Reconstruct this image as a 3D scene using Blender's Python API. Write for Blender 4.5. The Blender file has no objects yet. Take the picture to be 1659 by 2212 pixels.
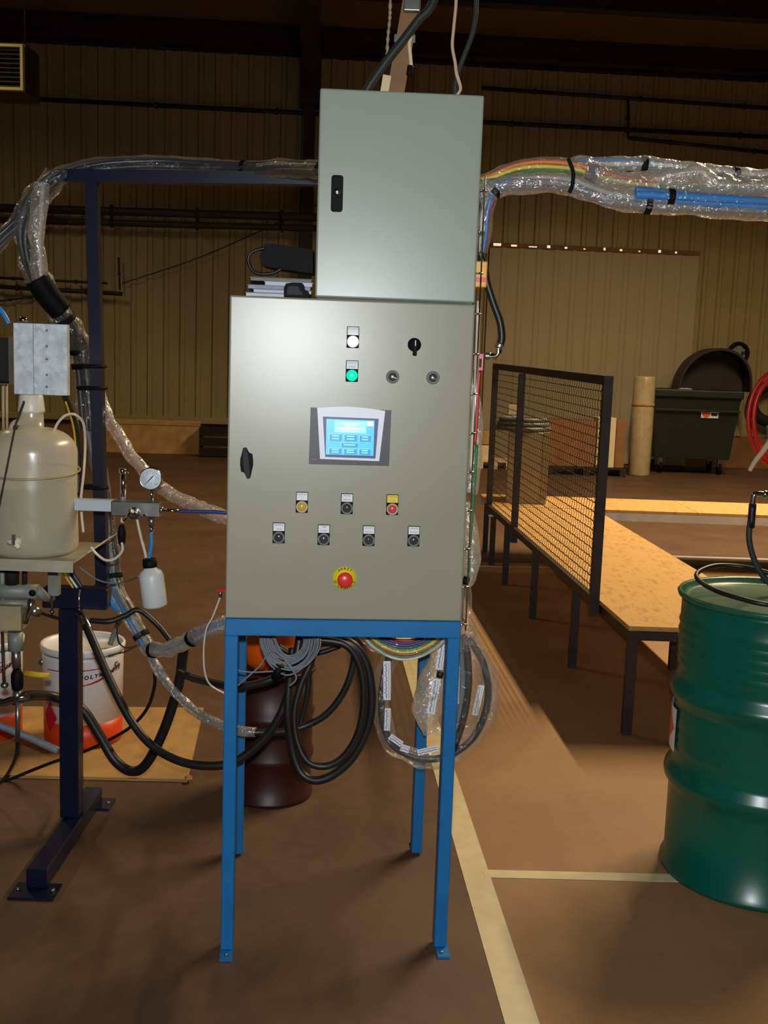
import bpy, bmesh, math, random
from mathutils import Vector, Matrix, noise
import numpy as np
rnd = random.Random(7)
scn = bpy.context.scene
COL = scn.collection

# ------------------------------------------------------------------ camera
FPX, CX, CY = 2338.4, 829.5, 1106.0
CH = 1.5579
PITCH, ROLL = 0.13967, 0.03464
CAM = Vector((0, 0, CH))
_f = Vector((0, math.cos(PITCH), -math.sin(PITCH)))
_r0 = Vector((1, 0, 0)); _d0 = _f.cross(_r0)
_r = _r0 * math.cos(ROLL) - _d0 * math.sin(ROLL)
_d = _d0 * math.cos(ROLL) + _r0 * math.sin(ROLL)
cam = bpy.data.cameras.new('camera')
cam.sensor_fit = 'VERTICAL'; cam.sensor_height = 24.0
cam.lens = 24.0 * FPX / 2212.0
cam.clip_start = .05; cam.clip_end = 200
camo = bpy.data.objects.new('camera', cam); COL.objects.link(camo)
m3 = Matrix((_r, -_d, -_f)).transposed()
camo.matrix_world = Matrix.Translation(CAM) @ m3.to_4x4()
scn.camera = camo

# ------------------------------------------------------------------ world, lights, exposure
w = bpy.data.worlds.new('hall_air'); scn.world = w; w.use_nodes = True
w.node_tree.nodes['Background'].inputs[0].default_value = (1.0, .88, .68, 1)
w.node_tree.nodes['Background'].inputs[1].default_value = 0.017
vs = scn.view_settings
vs.view_transform = 'Standard'; vs.look = 'None'; vs.gamma = 1.0; vs.use_curve_mapping = False
vs.exposure = 0.0
scn.cycles.transparent_max_bounces = 24
scn.cycles.max_bounces = 8

def batten(name, loc, energy, color, length):
    l = bpy.data.lights.new(name, 'AREA'); l.shape = 'RECTANGLE'; l.size = .18; l.size_y = length; l.energy = energy; l.color = color; l.spread = math.radians(150)
    o = bpy.data.objects.new(name, l); COL.objects.link(o); o.location = loc; o.rotation_euler = (0, 0, math.radians(4))
    return o
LAMPCOL = (1.0, .77, .44)
BATTENS = [((4.3, 8.3, 6.5), 830, 5.0), ((-6.0, 10.0, 6.4), 140, 2.6), ((3.0, 13.4, 6.15), 24, 1.2), ((9.0, 12.5, 6.3), 50, 2.6)]   # first lamp follows the bench shadow; other three added to light the wall
for i, (p, e, ln) in enumerate(BATTENS):
    batten('batten_light', p, e, LAMPCOL, ln)
# the camera's own flash, beside the lens
fl_ = bpy.data.lights.new('camera_flash', 'SPOT'); fl_.energy = 215; fl_.color = (.93, .97, 1.0); fl_.shadow_soft_size = .02
fl_.spot_size = math.radians(85); fl_.spot_blend = .5
flo = bpy.data.objects.new('camera_flash', fl_); COL.objects.link(flo)
flo.location = (-.01, .0, 1.655); flo.rotation_euler = (math.radians(86), 0, 0)

# ------------------------------------------------------------------ pixel to place
def ray(px, py): return _f + _r * ((px - CX) / FPX) + _d * ((py - CY) / FPX)
def at(px, py, Y):
    d = ray(px, py); return CAM + d * (Y / d.y)
def fl(px, py, z=0.0):
    d = ray(px, py); return CAM + d * ((z - CH) / d.z)
def onplane(px, py, P, n):
    d = ray(px, py); return CAM + d * ((P - CAM).dot(n) / d.dot(n))
HY = math.radians(4.0)
HX = Vector((math.cos(HY), math.sin(HY), 0)); HN = Vector((-math.sin(HY), math.cos(HY), 0))
WP0 = Vector((1.8, 17.4, 0))
def wl(px, py, off=0.0): return onplane(px, py, WP0 - HN * off, HN)
WM = Matrix.Translation(WP0) @ Matrix.Rotation(HY, 4, 'Z')      # hall frame: x along back wall, y out through it
WMI = WM.inverted()
TM = Matrix.Translation((-.0915, 2.684, 0)) @ Matrix.Rotation(math.radians(5.05), 4, 'Z')   # table frame
TMI = TM.inverted()
UM = Matrix.Translation((.0096, 2.745, 1.704)) @ Matrix.Rotation(math.radians(2.73), 4, 'Z')
UMI = UM.inverted()
TN = TM.to_3x3() @ Vector((0, 1, 0)); UN = UM.to_3x3() @ Vector((0, 1, 0))
def pn(px, py):
    q = TMI @ onplane(px, py, TM.translation, TN); return q.x, q.z
def pu(px, py):
    q = UMI @ onplane(px, py, UM.translation, UN); return q.x, q.z

# ------------------------------------------------------------------ materials
def lin(r, g, b):
    def c(u):
        u /= 255.; return u / 12.92 if u <= .04045 else ((u + .055) / 1.055) ** 2.4
    return (c(r), c(g), c(b), 1)
MATS = {}
def mat(name, col, rough=.5, metal=0.0, var=0.0, vscale=8.0, bump=0.0, bscale=200.0, emit=None, estr=0.0, spec=.5, col2=None, detail=4, trans=None):
    m = bpy.data.materials.new(name); m.use_nodes = True
    nt = m.node_tree; b = nt.nodes['Principled BSDF']
    b.inputs['Base Color'].default_value = col
    b.inputs['Roughness'].default_value = rough; b.inputs['Metallic'].default_value = metal
    b.inputs['Specular IOR Level'].default_value = spec
    tc = nt.nodes.new('ShaderNodeTexCoord')
    if var > 0 or col2:
        n = nt.nodes.new('ShaderNodeTexNoise'); n.inputs['Scale'].default_value = vscale; n.inputs['Detail'].default_value = detail
        nt.links.new(tc.outputs['Object'], n.inputs['Vector'])
        r = nt.nodes.new('ShaderNodeValToRGB')
        r.color_ramp.elements[0].position = .32; r.color_ramp.elements[1].position = .68
        if col2: c0, c1 = col, col2
        else:
            c0 = tuple(max(0, x * (1 - var)) for x in col[:3]) + (1,); c1 = tuple(min(1, x * (1 + var)) for x in col[:3]) + (1,)
        r.color_ramp.elements[0].color = c0; r.color_ramp.elements[1].color = c1
        nt.links.new(n.outputs['Fac'], r.inputs['Fac']); nt.links.new(r.outputs['Color'], b.inputs['Base Color'])
    if bump > 0:
        n2 = nt.nodes.new('ShaderNodeTexNoise'); n2.inputs['Scale'].default_value = bscale; n2.inputs['Detail'].default_value = 3
        nt.links.new(tc.outputs['Object'], n2.inputs['Vector'])
        bp = nt.nodes.new('ShaderNodeBump'); bp.inputs['Strength'].default_value = bump; bp.inputs['Distance'].default_value = .01
        nt.links.new(n2.outputs['Fac'], bp.inputs['Height']); nt.links.new(bp.outputs['Normal'], b.inputs['Normal'])
    if emit:
        b.inputs['Emission Color'].default_value = emit; b.inputs['Emission Strength'].default_value = estr
    MATS[name] = m
    return m
mat('panel_grey', lin(147, 146, 126), .31, 0, .02, 6, .025, 700, spec=.5)
mat('panel_grey_top', lin(146, 154, 140), .31, 0, .02, 6, .025, 700, spec=.5)
mat('table_blue', lin(12, 104, 164), .42, 0, .06, 12, .05, 300)
mat('navy', lin(12, 17, 42), .33, 0, .15, 10)
mat('black', lin(12, 12, 13), .65, 0, .1, 20, spec=.15)
mat('rubber', lin(24, 23, 22), .45, 0, .2, 15)
mat('rubber_grey', lin(52, 54, 56), .5, 0, .15, 15)
mat('cable_grey', lin(112, 118, 124), .55, 0, .12, 30)
mat('white_label', lin(225, 225, 228), .5)
mat('yellow_label', lin(232, 205, 20), .45)
mat('ink', lin(25, 25, 30), .6); mat('ink_soft', lin(88, 88, 94), .6)
mat('ink_blue', lin(30, 40, 120), .6)
mat('silver', lin(228, 230, 240), .4, .0)
mat('anthracite', lin(52, 54, 60), .45)
mat('chrome', lin(205, 205, 205), .16, 1.0)
mat('steel', lin(150, 148, 142), .35, .9, .12, 20)
mat('castgrey', lin(128, 132, 124), .5, .1, .15, 25)
mat('alu', lin(190, 198, 206), .4, .12, .06, 18)
mat('trayalu', lin(168, 160, 138), .45, .1, .12, 14)
mat('bronze', lin(165, 150, 112), .5, .1, .1, 20)
mat('red', lin(205, 30, 28), .35)
mat('redbtn', lin(225, 55, 55), .3)
mat('yellowbtn', lin(225, 175, 20), .3)
mat('yellow', lin(226, 160, 20), .4)
mat('yelhandle', lin(200, 165, 20), .5)
mat('orange', lin(225, 95, 15), .45)
mat('brown_drum', lin(52, 15, 9), .45, 0, .25, 6)
mat('green_drum', lin(4, 84, 66), .28, 0, .12, 5)
mat('lid_green', lin(40, 92, 72), .3, .0, .25, 9)
mat('binbody', lin(15, 29, 21), .5, 0, .1, 3)
mat('binlid', lin(36, 27, 22), .55, 0, .15, 4)
mat('white_pail', lin(236, 236, 238), .35, 0, .03, 5)
mat('orange_pail', lin(220, 66, 18), .4, 0, .08, 20)
mat('pail_red', lin(190, 24, 26), .45)
mat('darksteel', lin(48, 36, 32), .5, .2, .35, 14)
mat('wire', lin(60, 48, 40), .5, .4)
mat('greyrail', lin(196, 202, 206), .45, .2, .1, 8)
mat('tape_white', lin(200, 184, 146), .7, 0, .08, 16)
mat('tape_grey', lin(172, 174, 174), .6, 0, .1, 16)
mat('cardboard', lin(142, 97, 62), .8, 0, .12, 9)
mat('plywood', lin(175, 135, 80), .75, 0, .2, 7)
mat('foamwhite', lin(225, 205, 165), .7, 0, .05, 7)
mat('cladding', lin(146, 131, 90), .55, .0, .08, 1.2)
mat('doorsheet', lin(160, 146, 118), .6, .0, .05, 1.2)
mat('plinth', lin(120, 84, 52), .85, 0, .2, 3)
mat('roofdeck', lin(94, 76, 54), .8, 0, .15, 1.5)
mat('ironwork', lin(34, 24, 24), .6, 0, .2, 3)
mat('pipe_dark', lin(52, 40, 30), .6, 0, .2, 3)
mat('void', lin(18, 14, 12), .8)
mat('ventframe', lin(182, 172, 118), .5)
mat('wood', lin(138, 102, 64), .7, 0, .2, 9)
mat('paper', lin(205, 205, 215), .7, 0, .04, 30)
mat('paper2', lin(150, 155, 172), .7, 0, .1, 40)
mat('cover_dark', lin(84, 86, 80), .5, 0, .15, 12)
mat('cable_white', lin(205, 175, 150), .5)
mat('cable_dgreen', lin(42, 50, 46), .5)
mat('clearhose', lin(205, 195, 178), .25)
mat('t_orange', lin(226, 120, 40), .35); mat('t_yellow', lin(215, 190, 60), .35); mat('t_green', lin(40, 120, 70), .35)
mat('t_red', lin(190, 40, 44), .35); mat('t_blue', lin(50, 130, 200), .35); mat('t_violet', lin(80, 50, 90), .4)
mat('t_darkblue', lin(38, 56, 130), .4); mat('t_white', lin(205, 200, 190), .35); mat('t_teal', lin(30, 120, 130), .4)
mat('plastic_white', lin(220, 214, 190), .4)
mat('milk', lin(200, 202, 200), .4)
mat('gaugeface', lin(225, 232, 238), .4)
mat('liquid', lin(120, 118, 84), .4)
mat('hub', lin(120, 122, 130), .5)
mat('rollfilm', lin(176, 158, 122), .25, 0, .12, 9, .15, 30)
mat('btn_dark', lin(24, 23, 24), .5, spec=.2)
mat('lamp_white', (1, 1, 1, 1), .4, emit=(.93, .93, 1, 1), estr=2.2)
mat('lamp_green', lin(0, 200, 140), .3, emit=(0, .75, .42, 1), estr=.9)
mat('screen_blue', lin(16, 22, 30), .3, emit=(.06, .60, 1.0, 1), estr=1.0)
mat('screen_border', lin(30, 30, 70), .4, emit=(.03, .04, .16, 1), estr=.6)
mat('screen_button', lin(16, 22, 30), .3, emit=(.0, .45, .95, 1), estr=.72)
mat('screen_bright', lin(16, 22, 30), .3, emit=(.33, 1.0, 1.0, 1), estr=.95)
mat('screen_white', lin(16, 22, 30), .3, emit=(.85, 1.0, 1.0, 1), estr=1.0)
mat('daylight_gap', (1, 1, 1, 1), .5, emit=(1, .82, .5, 1), estr=.75)
mat('lamp_lens', (1, 1, 1, 1), .5, emit=(1, .75, .4, 1), estr=6)

def film(name, base=.16, tint=(.92, .90, .85, 1), rough=.12, bscale=38, k=.62, g=.45):
    m = bpy.data.materials.new(name); m.use_nodes = True; nt = m.node_tree
    nt.nodes.clear()
    N = nt.nodes.new; L = nt.links.new
    out = N('ShaderNodeOutputMaterial'); tr = N('ShaderNodeBsdfTransparent'); tr.inputs[0].default_value = (.97, .97, .96, 1)
    gl = N('ShaderNodeBsdfGlossy'); gl.inputs['Roughness'].default_value = rough; gl.inputs['Color'].default_value = (1, 1, 1, 1)
    df = N('ShaderNodeBsdfDiffuse'); df.inputs[0].default_value = tint
    tl = N('ShaderNodeBsdfTranslucent'); tl.inputs[0].default_value = tint
    tc = N('ShaderNodeTexCoord'); n = N('ShaderNodeTexNoise'); n.inputs['Scale'].default_value = bscale; n.inputs['Detail'].default_value = 3
    n.inputs['Distortion'].default_value = 1.5
    L(tc.outputs['Object'], n.inputs['Vector'])
    bp = N('ShaderNodeBump'); bp.inputs['Strength'].default_value = .9; bp.inputs['Distance'].default_value = .012
    L(n.outputs['Fac'], bp.inputs['Height'])
    for s in (gl, df): L(bp.outputs['Normal'], s.inputs['Normal'])
    lw = N('ShaderNodeLayerWeight'); lw.inputs['Blend'].default_value = .35; L(bp.outputs['Normal'], lw.inputs['Normal'])
    dm = N('ShaderNodeMixShader'); dm.inputs[0].default_value = .4; L(df.outputs[0], dm.inputs[1]); L(tl.outputs[0], dm.inputs[2])
    hz = N('ShaderNodeMixShader'); hz.inputs[0].default_value = g; L(dm.outputs[0], hz.inputs[1]); L(gl.outputs[0], hz.inputs[2])
    ma = N('ShaderNodeMath'); ma.operation = 'MULTIPLY_ADD'; ma.inputs[1].default_value = k; ma.inputs[2].default_value = base; ma.use_clamp = True
    L(lw.outputs['Facing'], ma.inputs[0])
    mx = N('ShaderNodeMixShader'); L(ma.outputs[0], mx.inputs[0]); L(tr.outputs[0], mx.inputs[1]); L(hz.outputs[0], mx.inputs[2])
    L(mx.outputs[0], out.inputs[0]); MATS[name] = m
film('film', .07, k=.42, g=.6); film('film_milky', .34, (.85, .80, .72, 1), .2)
film('lens_clear', .10, (.8, .8, .8, 1), .06, 3)
film('bottle', .58, (.86, .78, .60, 1), .25, 2, k=.5, g=.10)

def osb():
    m = mat('osb', lin(206, 156, 84), .75); nt = m.node_tree; b = nt.nodes['Principled BSDF']
    N = nt.nodes.new; L = nt.links.new
    tc = N('ShaderNodeTexCoord'); mp = N('ShaderNodeMapping'); mp.inputs['Scale'].default_value = (14, 5, 14); mp.inputs['Rotation'].default_value = (0, 0, .5)
    v = N('ShaderNodeTexVoronoi'); v.inputs['Scale'].default_value = 3.2; n = N('ShaderNodeTexNoise'); n.inputs['Scale'].default_value = 9; n.inputs['Detail'].default_value = 6
    L(tc.outputs['Object'], mp.inputs[0]); L(mp.outputs[0], v.inputs['Vector']); L(mp.outputs[0], n.inputs['Vector'])
    bw = N('ShaderNodeRGBToBW'); L(v.outputs['Color'], bw.inputs[0])
    a = N('ShaderNodeMath'); a.operation = 'ADD'; L(bw.outputs[0], a.inputs[0]); L(n.outputs['Fac'], a.inputs[1])
    r = N('ShaderNodeValToRGB'); e = r.color_ramp.elements
    e[0].position = .5; e[0].color = lin(166, 120, 62); e[1].position = 1.35 / 1.5; e[1].color = lin(190, 147, 86)
    e2 = e.new(.72); e2.color = lin(180, 136, 74)
    L(a.outputs[0], r.inputs['Fac']); L(r.outputs['Color'], b.inputs['Base Color'])
osb()
def floor_paint(name, c0, c1, c2, rough):
    m = mat(name, c0, rough); nt = m.node_tree; b = nt.nodes['Principled BSDF']
    N = nt.nodes.new; L = nt.links.new
    tc = N('ShaderNodeTexCoord')
    n = N('ShaderNodeTexNoise'); n.inputs['Scale'].default_value = 1.6; n.inputs['Detail'].default_value = 5; n.inputs['Roughness'].default_value = .6
    n2 = N('ShaderNodeTexNoise'); n2.inputs['Scale'].default_value = 26; n2.inputs['Detail'].default_value = 3
    L(tc.outputs['Object'], n.inputs['Vector']); L(tc.outputs['Object'], n2.inputs['Vector'])
    a = N('ShaderNodeMath'); a.operation = 'MULTIPLY_ADD'; a.inputs[1].default_value = .3; L(n2.outputs['Fac'], a.inputs[0]); L(n.outputs['Fac'], a.inputs[2])
    r = N('ShaderNodeValToRGB'); e = r.color_ramp.elements
    e[0].position = .45; e[0].color = c0; e[1].position = .85; e[1].color = c2; x = e.new(.64); x.color = c1
    L(a.outputs[0], r.inputs['Fac']); L(r.outputs['Color'], b.inputs['Base Color'])
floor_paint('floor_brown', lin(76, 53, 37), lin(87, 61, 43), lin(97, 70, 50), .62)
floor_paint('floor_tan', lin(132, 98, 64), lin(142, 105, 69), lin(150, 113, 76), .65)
def galv():
    m = mat('galv', lin(190, 198, 204), .45, .08); nt = m.node_tree; b = nt.nodes['Principled BSDF']
    N = nt.nodes.new; L = nt.links.new
    tc = N('ShaderNodeTexCoord'); v = N('ShaderNodeTexVoronoi'); v.inputs['Scale'].default_value = 70
    n = N('ShaderNodeTexNoise'); n.inputs['Scale'].default_value = 30; n.inputs['Detail'].default_value = 5
    L(tc.outputs['Object'], v.inputs['Vector']); L(tc.outputs['Object'], n.inputs['Vector'])
    bw = N('ShaderNodeRGBToBW'); L(v.outputs['Color'], bw.inputs[0])
    a = N('ShaderNodeMath'); a.operation = 'MULTIPLY_ADD'; a.inputs[1].default_value = .45; L(bw.outputs[0], a.inputs[0]); L(n.outputs['Fac'], a.inputs[2])
    r = N('ShaderNodeValToRGB'); e = r.color_ramp.elements
    e[0].position = .4; e[0].color = lin(178, 190, 198); e[1].position = 1; e[1].color = lin(226, 228, 232)
    L(a.outputs[0], r.inputs['Fac']); L(r.outputs['Color'], b.inputs['Base Color'])
galv()

# ------------------------------------------------------------------ mesh builder
ORG = {}
class MB:
    def __init__(s, M=None): s.v = []; s.f = []; s.M = M or Matrix.Identity(4); s.smooth = []
    def add(s, vs, fs, sm=False):
        o = len(s.v); s.v += [s.M @ Vector(p) for p in vs]
        s.f += [tuple(i + o for i in f) for f in fs]; s.smooth += [sm] * len(fs); return s
    def box(s, x0, x1, y0, y1, z0, z1, bev=0.0, seg=2):
        if bev > 0:
            bm = bmesh.new(); bmesh.ops.create_cube(bm, size=1)
            for v in bm.verts: v.co = Vector(((x0 + x1) / 2 + v.co.x * (x1 - x0), (y0 + y1) / 2 + v.co.y * (y1 - y0), (z0 + z1) / 2 + v.co.z * (z1 - z0)))
            bmesh.ops.bevel(bm, geom=bm.edges[:], offset=bev, segments=seg, affect='EDGES', profile=.5)
            bm.verts.index_update()
            s.add([v.co.copy() for v in bm.verts], [[v.index for v in f.verts] for f in bm.faces]); bm.free(); return s
        p = [(x, y, z) for z in (z0, z1) for y in (y0, y1) for x in (x0, x1)]
        return s.add(p, [(0, 2, 3, 1), (4, 5, 7, 6), (0, 1, 5, 4), (2, 6, 7, 3), (0, 4, 6, 2), (1, 3, 7, 5)])
    def tube(s, path, r, n=10, closed=False, caps=True, rf=None):
        P = [Vector(p) for p in path]; k = len(P); T = []
        for i in range(k):
            if closed: t = P[(i + 1) % k] - P[i - 1]
            else: t = P[min(i + 1, k - 1)] - P[max(i - 1, 0)]
            T.append(t.normalized() if t.length > 1e-9 else Vector((0, 0, 1)))
        u = T[0].orthogonal().normalized(); vs = []
        for i in range(k):
            u = (u - T[i] * u.dot(T[i]))
            u = u.normalized() if u.length > 1e-6 else T[i].orthogonal().normalized()
            b = T[i].cross(u)
            for j in range(n):
                a = 2 * math.pi * j / n; rr = r(i / (k - 1)) if callable(r) else r
                if rf: rr *= rf(i, j, P[i] + (u * math.cos(a) + b * math.sin(a)) * rr)
                vs.append(P[i] + (u * math.cos(a) + b * math.sin(a)) * rr)
        fs = []
        for i in range(k if closed else k - 1):
            for j in range(n):
                a, c = i * n + j, i * n + (j + 1) % n; i2 = (i + 1) % k
                fs.append((a, c, i2 * n + (j + 1) % n, i2 * n + j))
        s.add(vs, fs, True)
        if caps and not closed:
            o = len(s.v) - len(vs)
            s.f += [tuple(o + j for j in reversed(range(n))), tuple(o + (k - 1) * n + j for j in range(n))]; s.smooth += [False, False]
        return s
    def lathe(s, prof, c=(0, 0, 0), axis='Z', n=32, M=None):
        c = Vector(c); vs = []
        for (r, h) in prof:
            for j in range(n):
                a = 2 * math.pi * j / n; x, y = r * math.cos(a), r * math.sin(a)
                p = Vector((x, y, h)) if axis == 'Z' else Vector((x, -h, y)) if axis == 'Y' else Vector((h, x, y))
                if M: p = M @ p
                vs.append(c + p)
        fs = []; k = len(prof)
        for i in range(k - 1):
            for j in range(n):
                fs.append((i * n + j, i * n + (j + 1) % n, (i + 1) * n + (j + 1) % n, (i + 1) * n + j))
        s.add(vs, fs, True)
        o = len(s.v) - len(vs)
        if prof[0][0] > 1e-5: s.f.append(tuple(o + j for j in reversed(range(n)))); s.smooth.append(False)
        if prof[-1][0] > 1e-5: s.f.append(tuple(o + (k - 1) * n + j for j in range(n))); s.smooth.append(False)
        return s
    def cyl(s, a, b, r, n=16): return s.tube([a, b], r, n)
    def prism(s, poly, y0, y1):          # poly in local xz, extruded along y
        n = len(poly)
        vs = [(x, y0, z) for x, z in poly] + [(x, y1, z) for x, z in poly]
        return s.add(vs, [tuple(range(n)), tuple(reversed(range(n, 2 * n)))] + [(i, i + n, (i + 1) % n + n, (i + 1) % n) for i in range(n)])
    def ring(s, outer, inner, y0, y1):   # frame between two closed polys of same count (xz), extruded along y
        n = len(outer)
        vs = [(x, y0, z) for x, z in outer] + [(x, y0, z) for x, z in inner] + [(x, y1, z) for x, z in outer] + [(x, y1, z) for x, z in inner]
        fs = []
        for i in range(n):
            j = (i + 1) % n
            fs += [(i, j, n + j, n + i), (2 * n + i, 3 * n + i, 3 * n + j, 2 * n + j), (i, 2 * n + i, 2 * n + j, j), (n + i, n + j, 3 * n + j, 3 * n + i)]
        return s.add(vs, fs)
    def hexa(s, p8): return s.add(p8, [(0, 1, 2, 3), (7, 6, 5, 4), (0, 4, 5, 1), (1, 5, 6, 2), (2, 6, 7, 3), (3, 7, 4, 0)])
    def build(s, name, material, parent=None, label=None, cat=None, group=None, kind=None):
        vs = s.v; xs = [p.x for p in vs]; ys = [p.y for p in vs]; zs = [p.z for p in vs]
        o = Vector(((min(xs) + max(xs)) / 2, (min(ys) + max(ys)) / 2, min(zs)))
        me = bpy.data.meshes.new(name); me.from_pydata([p - o for p in vs], [], s.f); me.validate()
        if len(me.polygons) == len(s.smooth): me.polygons.foreach_set('use_smooth', s.smooth)
        bm = bmesh.new(); bm.from_mesh(me); bmesh.ops.recalc_face_normals(bm, faces=bm.faces[:]); bm.to_mesh(me); bm.free()
        me.materials.append(MATS[material])
        ob = bpy.data.objects.new(name, me); COL.objects.link(ob)
        place(ob, o, parent); tag(ob, label, cat, group, kind)
        return ob
def place(ob, o, parent):
    ORG[ob.name] = o
    if parent: ob.parent = parent; ob.location = o - ORG[parent.name]
    else: ob.location = o
def tag(o, label=None, cat=None, group=None, kind=None):
    if label: o['label'] = label
    if cat: o['category'] = cat
    if group: o['group'] = group
    if kind: o['kind'] = kind
def thing(name, loc, label, cat, group=None):
    o = bpy.data.objects.new(name, None); COL.objects.link(o); o.empty_display_size = .1
    place(o, Vector(loc), None); tag(o, label, cat, group); return o
def dup(ob, delta, parent):
    c = ob.copy(); COL.objects.link(c); c.parent = None
    place(c, ORG[ob.name] + Vector(delta), parent); return c
def cr(pts, per=8, closed=False):
    P = [Vector(p) for p in pts]; out = []; k = len(P)
    rng = range(k if closed else k - 1)
    for i in rng:
        if closed: a, b, c, d = P[i - 1], P[i], P[(i + 1) % k], P[(i + 2) % k]
        else: a, b, c, d = P[max(i - 1, 0)], P[i], P[i + 1], P[min(i + 2, k - 1)]
        for t in range(per):
            t /= per
            out.append(.5 * ((2 * b) + (c - a) * t + (2 * a - 5 * b + 4 * c - d) * t * t + (3 * b - a - 3 * c + d) * t ** 3))
    if not closed: out.append(P[-1])
    return out
def pp(lst, Y=None, per=8):            # pixel path -> smooth 3D path; entries (px,py[,Y])
    return cr([at(q[0], q[1], q[2] if len(q) > 2 else Y) for q in lst], per)
def crumple(seed, amp=.22, fr=22):
    return lambda i, j, p: 1 + amp * noise.noise(Vector((p.x * fr + seed, p.y * fr, p.z * fr)))
def resample(path, step):
    out = [path[0]]; acc = 0
    for a, b in zip(path, path[1:]):
        acc += (b - a).length
        if acc >= step: out.append(b); acc = 0
    out.append(path[-1]); return out
def text_mesh(txt, size, M, name, material, parent, align='CENTER', thick=0.0, shear=0.0):
    cu = bpy.data.curves.new('t', 'FONT'); cu.body = txt; cu.size = size; cu.align_x = align; cu.align_y = 'CENTER'; cu.resolution_u = 3; cu.shear = shear; cu.offset = thick
    to = bpy.data.objects.new('t', cu); COL.objects.link(to)
    dg = bpy.context.evaluated_depsgraph_get(); me0 = bpy.data.meshes.new_from_object(to.evaluated_get(dg))
    vs = [v.co.copy() for v in me0.vertices]; fs = [tuple(p.vertices) for p in me0.polygons]
    bpy.data.objects.remove(to); bpy.data.curves.remove(cu); bpy.data.meshes.remove(me0)
    if not vs: return None
    mb = MB(M); mb.add([(v.x, 0, v.y) for v in vs], fs)     # text lies in local xz, reads from -y
    return mb.build(name, material, parent)
def tie(parent, path, t, r, wdt=.008):     # black strap around a bundle path
    i = min(int(t * (len(path) - 1)), len(path) - 2); d = (path[i + 1] - path[i]).normalized(); c = path[i]
    MB().tube([c - d * wdt, c - d * wdt * .5, c + d * wdt * .5, c + d * wdt], lambda q: r, 14).build('cable_tie', 'black', parent)

# ================================================================== the hall
def struct(mb, name, m, parent=None): return mb.build(name, m, parent, kind=None if parent else 'structure')
# --- floor: tan area right of the taped line, dark brown area left of it
EL = [fl(1017, 1950), fl(1091, 2212)]; dl = (EL[0] - EL[1]).normalized()
pA, pB = EL[1] - dl * 14, EL[1] + dl * 17.5
YF = 8.40                                  # the tan area ends at the far tape line
pF = EL[1] + dl * ((YF - EL[1].y) / dl.y)
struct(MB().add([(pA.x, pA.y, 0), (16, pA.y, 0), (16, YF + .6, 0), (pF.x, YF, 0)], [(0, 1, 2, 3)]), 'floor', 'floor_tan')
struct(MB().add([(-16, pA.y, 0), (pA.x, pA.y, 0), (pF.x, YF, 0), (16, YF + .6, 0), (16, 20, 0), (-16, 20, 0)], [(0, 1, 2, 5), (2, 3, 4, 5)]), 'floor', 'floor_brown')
nrm = Vector((dl.y, -dl.x, 0))
def strip(a, b, wdt, h=.0015, n=Vector((0, 0, 1))):
    d = (b - a).normalized(); q = Vector((d.y, -d.x, 0)) * wdt
    return MB().hexa([a + Vector((0, 0, 1e-4)), b + Vector((0, 0, 1e-4)), b + q + Vector((0, 0, 1e-4)), a + q + Vector((0, 0, 1e-4)), a + Vector((0, 0, h)), b + Vector((0, 0, h)), b + q + Vector((0, 0, h)), a + q + Vector((0, 0, h))])
ta = EL[1] - dl * 1.6; tb = EL[1] + dl * 5.6
strip(ta, tb, .083).build('floor_tape', 'tape_white', None, 'long cream tape line on the floor running under the blue table', 'tape')
# a crease lifted along the tape, its shade put in as brown colour
crs = [ta + dl * (.3 + .14 * i) + nrm * (.058 + .006 * math.sin(i * 1.7)) + Vector((0, 0, .0015)) for i in range(9)]
MB().tube(crs, .0022, 6).build('tape_crease', 'plinth', bpy.data.objects['floor_tape'])
ca, cb = fl(1046, 1896), fl(1500, 1907)
strip(ca + Vector((0, 0, .0004)), cb + Vector((0, 0, .0004)), -.05).build('floor_tape', 'tape_white', None, 'short cream tape line on the floor ending at the green drum', 'tape')
strip(fl(1020, 1224), fl(1300, 1229), -.05).build('floor_tape', 'tape_white', None, 'far cream tape line behind the mesh guard legs', 'tape')
strip(fl(1425, 1203), fl(1760, 1213), -.08).build('floor_tape', 'tape_grey', None, 'grey tape line on the floor under the far bench', 'tape')

# --- back wall: ribbed cladding sheets hung above a plinth
WALLTOP = 6.05
xl, xr = -10.5, 13.5
wall = struct(MB(WM).box(xl, xr, .06, .22, 0, WALLTOP), 'wall_back', 'plinth')
def sheet(M, x0, wdt, z0, z1, nr, rib=.03, y=.055):
    prof = []; p = wdt / nr
    for k in range(nr):
        a = x0 + k * p
        prof += [(a, y), (a + p * .62, y), (a + p * .70, y - rib), (a + p * .92, y - rib)]
    prof.append((x0 + wdt, y))
    mb = MB(M); n = len(prof)
    mb.add([(x, yy, z) for z in (z0, z1) for x, yy in prof], [(i, i + 1, n + i + 1, n + i) for i in range(n - 1)])
    return mb
dxa = (WMI @ wl(1050, 700)).x; dxb = (WMI @ wl(1500, 700)).x
s0 = sheet(WM, xl, 1.0, .52, WALLTOP, 4).build('cladding_sheet', 'cladding', wall)
for k in range(1, 24):
    dup(s0, HX * (1.0 * k), wall)
# flashing strip and plinth lip along the bottom of the cladding on the left
struct(MB(WM).box(xl, dxa - .4, -.03, .05, .46, .56, .008), 'trim_1', 'cladding')
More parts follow.
